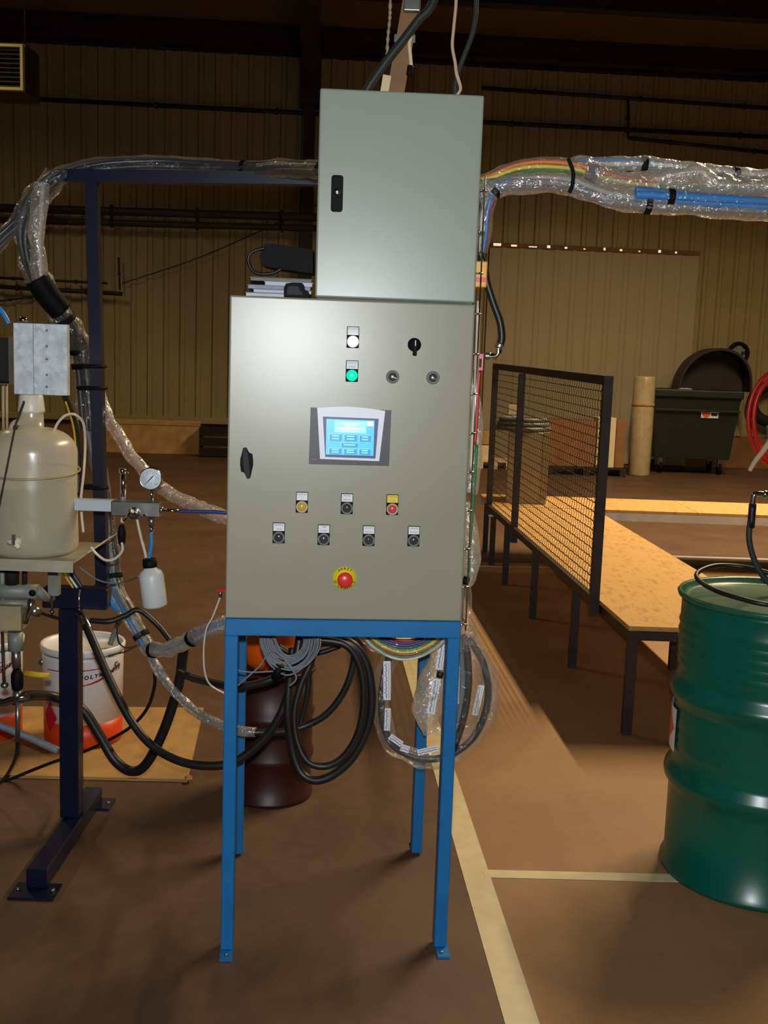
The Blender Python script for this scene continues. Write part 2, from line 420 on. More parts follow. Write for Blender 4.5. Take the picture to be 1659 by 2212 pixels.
# sliding door of paler sheet, right of the cabinet
dz = 3.38
door = struct(MB(WM).box(dxa, dxb, -.02, .02, .02, dz), 'door_1', 'doorsheet')
dw = (dxb - dxa) / 6
d0 = sheet(WM, dxa, dw, .04, dz - .02, 2, .012, -.025).build('door_sheet', 'doorsheet', door)
for k in range(1, 6): dup(d0, HX * (dw * k), door)
MB(WM).box(dxa, dxb, -.045, -.02, dz - .02, dz + .05, .006).build('door_rail', 'plinth', door)
gx = dxa + .05
for k, wdt in enumerate((.12, .09, .13, .05, .04, .03, .03, .04, .03, .04, .03)):
    MB(WM).box(gx, gx + wdt, -.05, -.044, dz + .0, dz + .040 - .012 * (k % 3)).build('daylight_gap', 'daylight_gap', door, 'bright slit of daylight above the door')
    gx += wdt + (.16 + .03 * (k % 2) if k < 3 else .23 + .03 * (k % 3))
# conduits and pipes on the wall
def wpipe(name, a, b, r, label, off=.12, m='pipe_dark', cat='pipe', brackets=3, group=None):
    A, B = wl(*a, off), wl(*b, off)
    t = thing(name, (A + B) / 2, label, cat, group)
    MB().tube([A, (A + B) / 2, B], r, 10).build('pipe', m, t)
    for k in range(brackets):
        c = A.lerp(B, (k + .5) / brackets); MB().tube([c - HX * .02, c + HX * .02], r * 1.5, 10).build('pipe_clip', 'ironwork', t)
        MB().cyl(c, c + HN * (off - .03), r * .5 + .006, 6).build('bracket', 'ironwork', t)
wpipe('conduit', (-60, 207), (1720, 299), .035, 'long thin dark conduit high on the back wall', .1, 'ironwork', brackets=7)
wpipe('conduit', (1040, 190), (1720, 238), .03, 'upper dark conduit on the wall at top right', .1, 'ironwork', brackets=3)
wpipe('conduit', (1357, 298), (1720, 336), .03, 'lower short conduit on the wall above the cable bundle', .1, 'ironwork', brackets=2)
wpipe('conduit', (1357, 212), (1357, 298), .022, 'short upright conduit joining two wall conduits at right', .1, 'ironwork', brackets=1)
wpipe('heating_pipe', (-40, 448), (700, 470), .065, 'thick dark heating pipe on the wall, upper of the pair', .22, brackets=4)
wpipe('heating_pipe', (-40, 474), (700, 494), .05, 'thinner dark heating pipe just below the thick one', .2, brackets=4)
wpipe('dark_rail', (-40, 598), (232, 612), .02, 'short dark rail on the wall at far left, upper of two', .15, 'ironwork', brackets=2)
wpipe('dark_rail', (-40, 617), (264, 635), .032, 'thicker dark rail on the wall at far left, lower of two', .15, 'ironwork', brackets=2)
wpipe('upright_bracket', (256, 556), (259, 626), .014, 'small upright bracket on the wall behind the navy post', .08, 'ironwork', brackets=1)
MB().tube(cr([wl(264, 612, .05), wl(420, 560, .05), wl(560, 500, .05), wl(690, 440, .05)]), .008, 6).build('thin_wire', 'ironwork', None, 'thin wire rising diagonally across the wall behind the papers', 'wire')
wpipe('thin_wire', (-40, 655), (85, 640), .014, 'thin dark wire on the wall behind the tube bend', .06, 'ironwork', brackets=1)

# --- roof: ribbed deck rising towards the camera, on purlins and portal frames
rise = .12
def rz(y): return WALLTOP - .1 + rise * (-y)
roof = struct(MB(WM).add([(xl, .2, rz(.2) + .12), (xr, .2, rz(.2) + .12), (xr, -15, rz(-15) + .12), (xl, -15, rz(-15) + .12)], [(0, 1, 2, 3)]), 'ceiling', 'roofdeck')
struct(MB(WM).add([(xl, -15, rz(-15) + .12), (xr, -15, rz(-15) + .12), (xr, -30, rz(.2) + .12), (xl, -30, rz(.2) + .12)], [(0, 1, 2, 3)]), 'ceiling', 'roofdeck')
RM = WM @ Matrix.Translation((0, 0, rz(0))) @ Matrix.Rotation(-math.atan(rise), 4, 'X')
def ibeam(mb, x0, x1, yc, zt, h, wdt, t=.015):
    mb.box(x0, x1, yc - wdt / 2, yc + wdt / 2, zt - t, zt); mb.box(x0, x1, yc - wdt / 2, yc + wdt / 2, zt - h, zt - h + t); mb.box(x0, x1, yc - t / 2, yc + t / 2, zt - h + t, zt - t); return mb
for k, yy in enumerate((-.35, -1.05, -2.75, -4.4, -6.1, -7.8, -9.5, -11.2)):
    big = k != 0 and k != 1
    struct(ibeam(MB(RM), xl, xr, yy, .1, .30 if k >= 1 else .12, .14 if k >= 1 else .1), 'trim_%d' % (k + 2), 'ironwork')
pcx = (WMI @ wl(668, 300)).x
for k, x in enumerate((pcx - 8.2, pcx, pcx + 8.2)):
    fr_ = struct(MB(WM).box(x - .09, x + .09, -.22, -.2, 0, 6).box(x - .09, x + .09, .03, .05, 0, 6).box(x - .01, x + .01, -.2, .03, 0, 6), 'trim_%d' % (k + 11), 'ironwork')
    MB(RM).box(x - .13, x + .13, -15, .05, -.20, -.18).box(x - .13, x + .13, -15, .05, -.52, -.50).box(x - .012, x + .012, -15, .05, -.5, -.2).build('rafter', 'ironwork', fr_)
    MB(WM).prism([(x - .16, 5.3), (x + .16, 5.3), (x + .16, 6.0), (x - .16, 6.0)], -.5, .05).build('haunch', 'ironwork', fr_)
# unseen tubular lamps; all but the first are added for the wall
for i, (p, e, ln) in enumerate(BATTENS):
    q = Vector(p); LM = Matrix.Translation(q) @ Matrix.Rotation(HY, 4, 'Z')
    t = thing('batten_lamp', q, ['tubular lamp hanging above the far end of the bench', 'unseen tubular lamp added over the left side of the hall to light the wall', 'short unseen tubular lamp added in front of the back wall to light it', 'unseen tubular lamp added at the far right corner to light the wall'][i], 'lamp')
    MB(LM).prism([(-.11, .01), (.11, .01), (.07, .07), (-.07, .07)], -ln / 2, ln / 2).build('housing', 'alu', t)
    yl = (WMI @ q).y
    for s_ in (-1, 1):
        e_ = LM @ Vector((0, s_ * ln * .4, .07)); MB().cyl(e_, Vector((e_.x, e_.y, rz((WMI @ e_).y) + .12)), .008, 8).build('hanger', 'ironwork', t)

# --- unit heater hanging at top left
hc0, hc1 = at(-75, 92, 12.5), at(51, 196, 12.5)
t = thing('unit_heater', (hc0.x, 12.5, hc1.z), 'beige framed unit heater with dark louvres at top left', 'heater')
x0, x1, z0, z1 = hc0.x, hc1.x, hc1.z, hc0.z
MB().box(x0 - .02, x1 + .02, 12.55, 13.0, z0 - .02, z1 + .02, .01).build('casing', 'pipe_dark', t)
o_ = [(x0, z0), (x1, z0), (x1, z1), (x0, z1)]; i_ = [(x0 + .03, z0 + .03), (x1 - .03, z0 + .03), (x1 - .03, z1 - .03), (x0 + .03, z1 - .03)]
MB().ring(o_, i_, 12.48, 12.56).build('frame', 'ventframe', t)
MB().box(x0 + .03, x1 - .03, 12.548, 12.552, z0 + .03, z1 - .03).build('backing', 'void', t)
for k in range(9):
    zz = z0 + .05 + k * (z1 - z0 - .1) / 8
    MB().hexa([(x0 + .03, 12.50, zz - .012), (x1 - .03, 12.50, zz - .012), (x1 - .03, 12.545, zz + .014), (x0 + .03, 12.545, zz + .014), (x0 + .03, 12.50, zz - .008), (x1 - .03, 12.50, zz - .008), (x1 - .03, 12.545, zz + .018), (x0 + .03, 12.545, zz + .018)]).build('louvre', 'pipe_dark', t)
for xx in (x0 + .1, x1 - .06): MB().cyl((xx, 12.75, z1 + .02), (xx, 12.75, 6.6), .012, 6).build('hanger_rod', 'ironwork', t)

# ================================================================== far things by the wall
def carton(a, b, Y, depth, name, m, label, cat='box', z0=None, flaps=True, yaw=0.0):
    P, Q = at(a[0], a[1], Y), at(b[0], b[1], Y); zb = Q.z if z0 is None else z0
    M = Matrix.Translation(((P.x + Q.x) / 2, Y, zb)) @ Matrix.Rotation(yaw, 4, 'Z'); hw = (Q.x - P.x) / 2; h = P.z - zb
    t = thing(name, M.translation, label, cat)
    MB(M).box(-hw, hw, 0, depth, 0, h, .006, 1).build('body', m, t)
    if flaps:
        for s_ in (0, 1):
            MB(M).box(-hw + .005, hw - .005, .004 + s_ * depth / 2, depth / 2 - .004 + s_ * depth / 2, h, h + .006).build('flap', m, t)
        MB(M).box(-.03, .03, -.001, depth + .001, h + .0055, h + .008).build('packing_tape', 'plywood', t)
    return t
def pallet(x0, x1, y0, y1, label, m='plywood'):
    t = thing('pallet', ((x0 + x1) / 2, (y0 + y1) / 2, 0), label, 'pallet')
    n = 5
    for k in range(n):
        ya = y0 + k * (y1 - y0) / n; MB().box(x0, x1, ya, ya + (y1 - y0) / n * .75, .10, .122).build('slat', m, t)
    for k in range(3):
        xa = x0 + k * (x1 - x0 - .09) / 2; MB().box(xa, xa + .09, y0, y1, 0, .10).build('runner', m, t)
    return t
A = at(1182, 995, 15.6); B = at(1352, 1004, 15.6)
pallet(A.x, B.x, 15.55, 16.35, 'dark pallet under the brown carton by the back wall', 'darksteel')
carton((1184, 908), (1284, 994), 15.6, .7, 'carton', 'cardboard', 'wide brown carton on a pallet behind the mesh guard', z0=.123)
carton((1293, 902), (1326, 1001), 15.62, .35, 'foam_box', 'foamwhite', 'white foam box standing behind the near post of the mesh guard', z0=.123, flaps=False)
carton((1333, 907), (1348, 1000), 15.64, .4, 'carton', 'cardboard', 'narrow brown carton right of the white foam box', z0=.123, flaps=False)
A = at(1030, 990, 16.2); B = at(1062, 998, 16.2)
pallet(A.x, B.x + .3, 16.1, 16.7, 'pale pallet in the gap between cabinet and mesh guard', 'foamwhite')
carton((1030, 962), (1066, 992), 16.15, .4, 'foam_box', 'foamwhite', 'low white box in the gap left of the mesh guard', z0=.123, flaps=False)
carton((1032, 930), (1062, 961), 16.2, .35, 'carton', 'plywood', 'small tan carton on the low white box by the wall', flaps=False)
# plywood, and a near-black crate added for the dark gap at the wall foot
a_, b_ = wl(228, 928, .3), wl(432, 990, .3)
t = thing('plywood_sheet', (a_.x, a_.y, 0), 'tan plywood sheet leaning at the foot of the back wall', 'board')
hx = (b_ - a_); hx.z = 0; wd = hx.length
PM = Matrix.Translation((a_.x, a_.y, 0)) @ Matrix.Rotation(math.atan2(hx.y, hx.x), 4, 'Z') @ Matrix.Rotation(-.12, 4, 'X')
MB(PM).box(0, wd, 0, .018, 0, .52).build('board', 'plywood', t); MB(PM).box(0, wd, -.012, 0, .44, .5).build('batten', 'plywood', t)
a_, b_ = wl(430, 936, .7), wl(500, 990, .7)
t = thing('crate', (a_.x, a_.y, 0), 'near-black crate added for the dark gap by the wall left of the cabinet', 'crate')
CM = Matrix.Translation((a_.x, a_.y, 0)) @ Matrix.Rotation(HY, 4, 'Z')
for k in range(3): MB(CM).box(0, .75, 0, .02, .02 + k * .15, .15 + k * .15).build('slat', 'void', t)
MB(CM).box(0, .02, .02, .5, 0, .45).build('side', 'void', t); MB(CM).box(.73, .75, .02, .5, 0, .45).build('side', 'void', t); MB(CM).box(.02, .73, .02, .5, 0, .02).build('base', 'void', t)

# standing roll of film
Y = 15.9; A = at(1370, 812, Y); B = at(1404, 1003, Y); r_ = (B.x - A.x) / 2
t = thing('film_roll', ((A.x + B.x) / 2, Y, 0), 'tall pale roll of plastic film standing beside the green bin', 'roll')
MB().lathe([(r_ * .95, 0), (r_, .02), (r_ * 1.02, .6), (r_ * .98, A.z - .03), (r_ * .9, A.z), (r_ * .3, A.z), (r_ * .3, A.z - .1)], ((A.x + B.x) / 2, Y, 0), n=28).build('wrap', 'rollfilm', t)
zz = at(1386, 875, Y - r_).z
MB().lathe([(r_ * 1.03, zz - .02), (r_ * 1.05, zz), (r_ * 1.03, zz + .02)], ((A.x + B.x) / 2, Y, 0), n=28).build('band', 'plywood', t)

# wheeled waste container
Y = 16.2
PL, PR = at(1413, 842, Y), at(1607, 848, Y); BL, BR = at(1428, 990, Y), at(1594, 992, Y)
cx = (PL.x + PR.x) / 2; hw = (PR.x - PL.x) / 2; hb = hw * .84; zt = PL.z; zb = max(.2, BL.z); dp = .95
t = thing('waste_container', (cx, Y + .4, 0), 'dark green wheeled waste container with brown dome lid open', 'bin')
MB().hexa([(cx - hb, Y + .1, zb), (cx + hb, Y + .1, zb), (cx + hb, Y + dp - .1, zb), (cx - hb, Y + dp - .1, zb), (cx - hw * .97, Y, zt), (cx + hw * .97, Y, zt), (cx + hw * .97, Y + dp, zt), (cx - hw * .97, Y + dp, zt)]).build('body', 'binbody', t)
MB().box(cx - hw, cx + hw, Y - .04, Y + dp + .04, zt - .1, zt + .02, .02).build('rim', 'binbody', t)
MB().box(cx - hw * .95, cx + hw * .95, Y - .035, Y - .01, zt - .30, zt - .27, .004).build('rib', 'binbody', t)
for sx in (-1, 1):
    MB().cyl((cx + sx * (hw + .0), Y + .35, zt - .12), (cx + sx * (hw + .08), Y + .35, zt - .12), .03, 10).build('trunnion', 'steel', t)
    for yy in (Y + .22, Y + dp - .22):
        c = MB().box(cx + sx * hb * .8 - .03, cx + sx * hb * .8 + .03, yy - .04, yy + .04, .12, zb, .005).build('caster_fork', 'steel', t)
        MB().cyl((cx + sx * hb * .8 - .02, yy, .09), (cx + sx * hb * .8 + .02, yy, .09), .09, 18).build('wheel', 'black', t)
# dome lid swung back: arched back plate with a rim that comes forward
arc = []
xa, xb = at(1450, 840, Y + dp).x, at(1607, 840, Y + dp).x; zt2 = at(1540, 752, Y + dp).z
for k in range(25):
    u = math.pi * k / 24; xx = (xa + xb) / 2 - math.cos(u) * (xb - xa) / 2 + .12 * math.sin(u) * (1 - k / 24); arc.append((xx, zt + (zt2 - zt) * math.sin(u) ** .75))
lidb = MB().prism(arc + [(xb, zt - .05), (xa, zt - .05)], Y + dp - .02, Y + dp + .02).build('dome_lid', 'binlid', t, 'dark brown arched lid')
inn = [((x - (xa + xb) / 2) * .94 + (xa + xb) / 2, zt + (z - zt) * .94) for x, z in arc]
mb = MB()
for k in range(24):
    mb.hexa([(arc[k][0], Y + .55, arc[k][1]), (arc[k + 1][0], Y + .55, arc[k + 1][1]), (inn[k + 1][0], Y + .55, inn[k + 1][1]), (inn[k][0], Y + .55, inn[k][1]), (arc[k][0], Y + dp - .02, arc[k][1]), (arc[k + 1][0], Y + dp - .02, arc[k + 1][1]), (inn[k + 1][0], Y + dp - .02, inn[k + 1][1]), (inn[k][0], Y + dp - .02, inn[k][1])])
mb.build('lid_rim', 'binlid', lidb)
s1, s2 = at(1516, 887, Y), at(1552, 904, Y)
st = MB().box(s1.x, s2.x, Y + .018, Y + .028, s2.z, s1.z).build('sticker', 'white_label', t, 'white sticker with an orange disc and green block')
MB().lathe([(.058, 0), (.058, .004)], (s1.x + .075, Y + .017, (s1.z + s2.z) / 2 + .01), 'Y', 20).build('orange_disc', 'orange', st)
MB().box(s1.x + .15, s2.x - .015, Y + .012, Y + .018, s2.z + .035, s1.z - .03).build('green_block', 'binbody', st)
q0 = at(1462, 845, Y + .2); MB().tube(cr([q0, q0 + Vector((.1, .02, .03)), q0 + Vector((.22, 0, .02))], 5), .025, 8, rf=crumple(3, .5, 30)).build('plastic_scrap', 'paper2', None, 'crumpled pale scrap lying on the rim of the green bin', 'rubbish')
# black ring wheel on the wall
c = wl(1595, 763, .12); R_ = .15
t = thing('cable_reel', c - Vector((0, 0, R_)), 'black ring reel with pale hub on the wall above the bin', 'reel')
MB().tube([c + HX * (R_ * math.cos(a)) + Vector((0, 0, R_ * math.sin(a))) for a in [2 * math.pi * k / 28 for k in range(28)]], .035, 10, closed=True).build('rim', 'black', t)
MB(Matrix.Translation(c) @ Matrix.Rotation(HY, 4, 'Z')).box(-.12, .12, -.01, .02, -.07, -.03).box(-.10, .10, -.01, .02, .03, .07).box(-.04, .04, -.012, .02, -.12, .12).build('hub', 'hub', t)
MB().cyl(c, c + HN * .1, .03, 10).build('axle', 'ironwork', t)

# ================================================================== bench, far bench, mesh guard
BZ = .46
def ledge(Y): return Vector((1.046 - .063 * (Y - 4.565), Y, 0))
def redge(Y): return Vector((1.772 - .043 * (Y - 4.565), Y, 0))
YB0, YB1 = 4.46, 8.20
t = thing('low_bench', (1.4, 6.3, 0), 'long low bench topped with golden chipboard beside the mesh guard', 'bench')
def vz(p, z): return Vector((p.x, p.y, z))
for (ya, yb) in ((YB0 + .006, 6.93), (6.934, YB1 - .003)):
    MB().hexa([vz(ledge(ya), BZ), vz(redge(ya), BZ), vz(redge(yb), BZ), vz(ledge(yb), BZ), vz(ledge(ya), BZ + .02), vz(redge(ya), BZ + .02), vz(redge(yb), BZ + .02), vz(ledge(yb), BZ + .02)]).build('board', 'osb', t)
def bar(a, b, wdt, h, up=Vector((0, 0, 1))):
    d = (b - a).normalized(); s_ = d.cross(up).normalized() * (wdt / 2); u = s_.cross(d).normalized() * (h / 2)
    return MB().hexa([a - s_ - u, a + s_ - u, a + s_ + u, a - s_ + u, b - s_ - u, b + s_ - u, b + s_ + u, b - s_ + u])
I = Vector((.022, 0, 0))
for E_, sg in ((ledge, 1), (redge, -1)):
    bar(vz(E_(YB0), BZ - .02) + I * sg, vz(E_(YB1), BZ - .02) + I * sg, .04, .04).build('side_rail', 'darksteel', t)
for ya in (YB0 + .02, 5.5, 6.6, 7.55):
    bar(vz(ledge(ya), BZ - .021) + I * 2, vz(redge(ya), BZ - .021) - I * 2, .038, .038).build('cross_rail', 'darksteel', t)
for q in ((1341, 1592), (1226, 1441), (1147, 1336), (1094, 1263)):
    P = fl(*q); L_ = ledge(max(P.y, YB0 + .024))
    bar(vz(L_, 0) + I, vz(L_, BZ - .04) + I, .04, .04, Vector((0, 1, 0))).build('leg', 'darksteel', t)
for ya, off in ((YB0 + .03, .03), (5.52, .19), (6.6, .03), (7.55, .03)):
    R_ = redge(ya) - Vector((off, 0, 0)); bar(vz(R_, 0), vz(R_, BZ - .04), .04, .04, Vector((0, 1, 0))).build('leg', 'darksteel', t)
# far bench across the end
t = thing('far_bench', (2.3, 8.6, 0), 'far low chipboard bench with a grey steel front rail', 'bench')
FB0, FB1 = 8.215, 8.95
for k, (xa, xb) in enumerate(((.80, 2.4), (2.404, 4.2))):
    MB().box(xa, xb, FB0, FB1, BZ, BZ + .02).build('board', 'osb', t)
MB().box(.80, 4.2, FB0, FB0 + .03, BZ - .065, BZ - .001, .003).build('front_rail', 'greyrail', t)
MB().box(.80, 4.2, FB1 - .03, FB1, BZ - .065, BZ - .001, .003).build('rear_rail', 'greyrail', t)
for xa in (.85, 4.1):
    for ya in (FB0 + .09, FB1 - .06): MB().box(xa - .02, xa + .02, ya - .02, ya + .02, 0, BZ - .001).build('leg', 'darksteel', t)
    MB().box(xa - .015, xa + .015, FB0 + .03, FB1 - .03, BZ - .05, BZ - .002).build('cross_rail', 'darksteel', t)
# mesh guard
Yn = 4.97; Ym = fl(1117, 1149, BZ).y; Yf = 8.17
t = thing('mesh_guard', vz(ledge(6.5), .3), 'upright dark steel frame guard filled with woven wire mesh', 'guard')
def gp(Y): return ledge(Y) - Vector((.022, 0, 0))
zn, zm, zf = at(1306, 812, Yn).z, at(1135, 797, Ym).z, at(1070, 785, Yf).z
for Yp, zt_, zb_, nm in ((Yn, zn, at(1274, 1330, Yn).z, 'post'), (Ym, zm - .03, at(1114, 1172, Ym).z, 'post'), (Yf, zf, at(1057, 1108, Yf).z - .01, 'post')):
    bar(vz(gp(Yp), zb_), vz(gp(Yp), zt_), .042, .042, Vector((0, 1, 0))).build('post', 'darksteel', t)
bar(vz(gp(Yn), zn - .02), vz(gp(Yf), zf - .02), .042, .042).build('top_rail', 'darksteel', t)
bar(vz(gp(Yn), BZ + .02), vz(gp(Yf), BZ + .02), .03, .03).build('bottom_rail', 'darksteel', t)
mb = MB(); NV = 64; NH = 23
def zt_at(Y): return zn + (zf - zn) * (Y - Yn) / (Yf - Yn) - .03
for k in range(1, NV):
    Y = Yn + (Yf - Yn) * k / NV; b = gp(Y); z1 = zt_at(Y); ns = 40
    mb.tube([Vector((b.x + .003 * (1 if i % 2 else -1), Y + .004 * math.sin(i * 2.2), BZ + .03 + (z1 - BZ - .03) * i / ns)) for i in range(ns + 1)], .0016, 3, caps=False)
for k in range(1, NH):
    ns = 60
    P = []
    for i in range(ns + 1):
        Y = Yn + (Yf - Yn) * i / ns; b = gp(Y); z1 = zt_at(Y); P.append(Vector((b.x + .003 * (1 if i % 2 else -1), Y, BZ + .03 + (z1 - BZ - .03) * k / NH)))
    mb.tube(P, .0026, 4, caps=False)
mb.build('wire_mesh', 'wire', t, 'woven steel wire mesh', kind='stuff')
# tall grey carton with a dark coil on top, on the far bench
P, Q = at(1100, 932, 8.42), at(1178, 1090, 8.42); zb = BZ + .02
M = Matrix.Translation((P.x, 8.42, zb)) @ Matrix.Rotation(math.radians(-6), 4, 'Z')
t = thing('tall_carton', M.translation, 'tall pale grey carton on the far bench behind the mesh', 'box')
hC = P.z - zb
MB(M).box(0, Q.x - P.x, 0, .40, 0, hC, .006, 1).build('body', 'doorsheet', t)
MB(M).box(Q.x - P.x - .045, Q.x - P.x + .004, -.004, .05, .05, hC + .002).build('edge_strip', 'cladding', t)
cc = M @ Vector(((Q.x - P.x) * .35, .2, hC))
t = thing('hose_coil', cc, 'dark flat hose coil lying on top of the tall grey carton', 'hose')
for k in range(3):
    R_ = .205 - .014 * k
    MB().tube([cc + Vector((R_ * math.cos(a), R_ * math.sin(a),   .02 + .034 * k)) for a in [2 * math.pi * i / 30 for i in range(30)]], .019, 8, closed=True).build('turn', 'cover_dark', t)
pq = cc + Vector((-.12, 0, .125))
MB().hexa([pq + Vector(v) for v in ((0, 0, 0), (.10, .0, .0), (.10, .08, .01), (0, .08, .01), (.0, .01, .07), (.09, .01, .08), (.09, .05, .08), (0, .05, .07))]).build('crumpled_paper', 'foamwhite', None, 'small crumpled cream paper on the dark hose coil', 'paper')

# ================================================================== green drum at right
DC = Vector((1.212, 3.245, 0)); DR = .288; DH = .885
t = thing('steel_drum', DC, 'large glossy dark green steel drum at the right edge', 'drum')
prof = [(DR - .01, .0), (DR + .004, .004), (DR + .006, .018), (DR - .006, .028)]
def hoop(z): return [(DR - .006, z - .05), (DR - .004, z - .035), (DR + .010, z - .016), (DR + .013, z), (DR + .010, z + .016), (DR - .004, z + .035), (DR - .006, z + .05)]
prof += hoop(.31)
for k in range(3): prof += [(DR - .006, .40 + k * .03), (DR - .003, .412 + k * .03)]
prof += hoop(.58)
for k in range(5): prof += [(DR - .006, .66 + k * .03), (DR - .002, .672 + k * .03), (DR - .006, .684 + k * .03)]
prof += [(DR - .006, DH - .03), (DR - .004, DH - .018)]
MB().lathe(prof, DC, n=72).build('shell', 'green_drum', t)
MB().lathe([(DR - .004, DH - .018), (DR + .006, DH - .014), (DR + .009, DH - .004), (DR + .004, DH + .003), (DR - .006, DH - .002), (DR - .010, DH - .016), (DR - .03, DH - .017), (.0, DH - .015)], DC, n=72).build('lid', 'lid_green', t)
bp_ = DC + Vector((.10, .12, DH - .016)); MB().lathe([(.035, 0), (.035, .014), (.028, .018), (.0, .018)], bp_, n=18).build('bung', 'steel', t)
# orange and white hazard label wrapped round the left flank
def drum_patch(a0, a1, z0, z1, name, m, par, diamond=False, rr=DR + .001):
    mb = MB(); n = 10; vs = []
    for i in range(n + 1):
        u = i / n; a = math.radians(a0 + (a1 - a0) * u)
        s_ = 1 - abs(2 * u - 1) if diamond else 1; zc = (z0 + z1) / 2; hh = (z1 - z0) / 2 * max(s_, .02)
        for zz in (zc - hh, zc + hh): vs.append(DC + Vector((rr * math.cos(a), rr * math.sin(a), zz)))
    mb.add(vs, [(2 * i, 2 * i + 2, 2 * i + 3, 2 * i + 1) for i in range(n)], True); return mb.build(name, m, par)
lb = drum_patch(152, 184, .385, .52, 'hazard_label', 'white_label', t); lb['label'] = 'white label with an orange diamond'
drum_patch(154, 182, .40, .515, 'orange_diamond', 'orange', lb, True, DR + .0025)
# black hose loop lying on the drum, and hose with elbow above it
zl = DH + .012
lp = [fl(px, py, z) for px, py, z in ((1740, 1262, zl + .02), (1655, 1236, zl + .045), (1600, 1224, zl + .05), (1545, 1222, zl + .05), (1508, 1236, zl + .04), (1510, 1254, zl + .03), (1545, 1275, zl + .02), (1600, 1293, zl + .012), (1659, 1306, zl + .006), (1740, 1310, zl))]
MB().tube(cr(lp, 8), .0075, 10).build('hose_loop', 'rubber', None, 'thin black hose looped loosely over the green drum lid', 'hose')
t = thing('filling_hose', bp_ + Vector((0, 0, .02)), 'grey black hose with chrome elbow rising from the green drum', 'hose')
Yh = 3.33
hp = pp([(1700, 1290), (1672, 1268), (1645, 1240), (1626, 1200), (1618, 1160), (1622, 1120)], Yh)
MB().tube(hp, .0095, 10).build('hose', 'rubber_grey', t)
MB().tube(pp([(1622, 1140), (1626, 1088)], Yh, 3), .0115, 12).build('ferrule', 'rubber', t)
MB().tube(pp([(1626, 1090), (1628, 1075), (1631, 1068), (1645, 1067), (1662, 1069)], Yh, 4), .0085, 12).build('elbow', 'chrome', t)
MB().tube(pp([(1650, 1067), (1656, 1068)], Yh, 3), .0125, 8).build('collar', 'chrome', t)
MB().tube(pp([(1655, 1068), (1700, 1072), (1760, 1080)], Yh, 4), .006, 8).build('outlet_tube', 'rubber', t)
# red air hose coil hanging at the right edge
t = thing('air_hose', at(1690, 905, 4.2), 'bright red air hose coil hanging at the right edge', 'hose')
Ya = 4.2
for k, (rx, ry, dx) in enumerate(((76, 108, 0), (66, 98, 2))):
    el = [at(1692 + dx + rx * math.cos(a), 905 + ry * math.sin(a), Ya + .01 * k) for a in [2 * math.pi * i / 36 for i in range(36)]]
    MB().tube(el, .0085, 10, closed=True).build('turn', 'red', t)
MB().tube(pp([(1705, 800), (1700, 640), (1702, 480)], Ya - .4, 8), .0085, 10).build('riser', 'red', t)
MB().tube(pp([(1664, 952), (1662, 920)], Ya - .01, 3), .012, 10).build('fitting', 't_teal', t)
MB().tube(pp([(1619, 1017), (1632, 995), (1650, 972), (1668, 945)], Ya - .015, 4), lambda u: .008 + .004 * u, 10).build('wand', 'foamwhite', t)
t = thing('wall_tyre', wl(1690, 905, .15), 'dark tyre leaning on the back wall behind the red hose', 'tyre')
t.name = 'old_tyre'; ORG['old_tyre'] = t.location.copy()
c = wl(1672, 872, .16); c.z = max(c.z, .3)
MB().tube([c + HX * (.36 * math.cos(a)) + Vector((0, 0, .30 * math.sin(a))) for a in [2 * math.pi * i / 30 for i in range(30)]], .09, 12, closed=True).build('tread', 'void', t)

# ================================================================== blue table and control cabinets
TZ = .8995
t = thing('blue_stand', TM.translation, 'bright blue four legged steel stand under the control cabinet', 'stand')
Lw, Ld = .033, .045
for sx in (-1, 1):
    for back in (0, 1):
        x0, x1 = (-.3, -.3 + Lw) if sx < 0 else (.3 - Lw, .3)
        y0, y1 = (.0, Ld) if not back else (.6 - Ld, .6)
        lg = MB(TM).box(x0, x1, y0, y1, .006, TZ - .044, .002, 1).build('leg', 'table_blue', t)
        yf = (y0 - .045, y0 + .02) if not back else (y1 - .02, y1 + .045)
        MB(TM).box(x0 + (.004 if sx > 0 else 0), x1 + (.004 if sx > 0 else 0), yf[0], yf[1], 0, .006).build('foot_plate', 'table_blue', lg)
        MB(TM).lathe([(.006, .006), (.006, .010), (0, .010)], ((x0 + x1) / 2, sum(yf) / 2 - (.012 if not back else -.012), 0), n=6).build('bolt', 'steel', lg)
MB(TM).box(-.3, .3, 0, .045, TZ - .044, TZ, .002, 1).build('front_rail', 'table_blue', t)
MB(TM).box(-.3, .3, .555, .6, TZ - .044, TZ, .002, 1).build('rear_rail', 'table_blue', t)
for x0 in (-.3, .255): MB(TM).box(x0, x0 + .045, .046, .554, TZ - .044, TZ, .002, 1).build('side_rail', 'table_blue', t)

cab = thing('control_cabinet', TM @ Vector((0, .15, TZ)), 'large grey control cabinet with touch screen and push buttons on the blue stand', 'cabinet')
MB(TM).box(-.297, .297, .024, .30, TZ + .001, 1.697, .004).build('body', 'panel_grey', cab)
door_ = MB(TM).box(-.3, .3, .0, .022, TZ + .001, 1.70, .005, 3).build('door', 'panel_grey', cab)
def P2(M, x, y, z): return M @ Vector((x, y, z))
def Mp(M, x, z, y=0): return M @ Matrix.Translation((x, y, z))
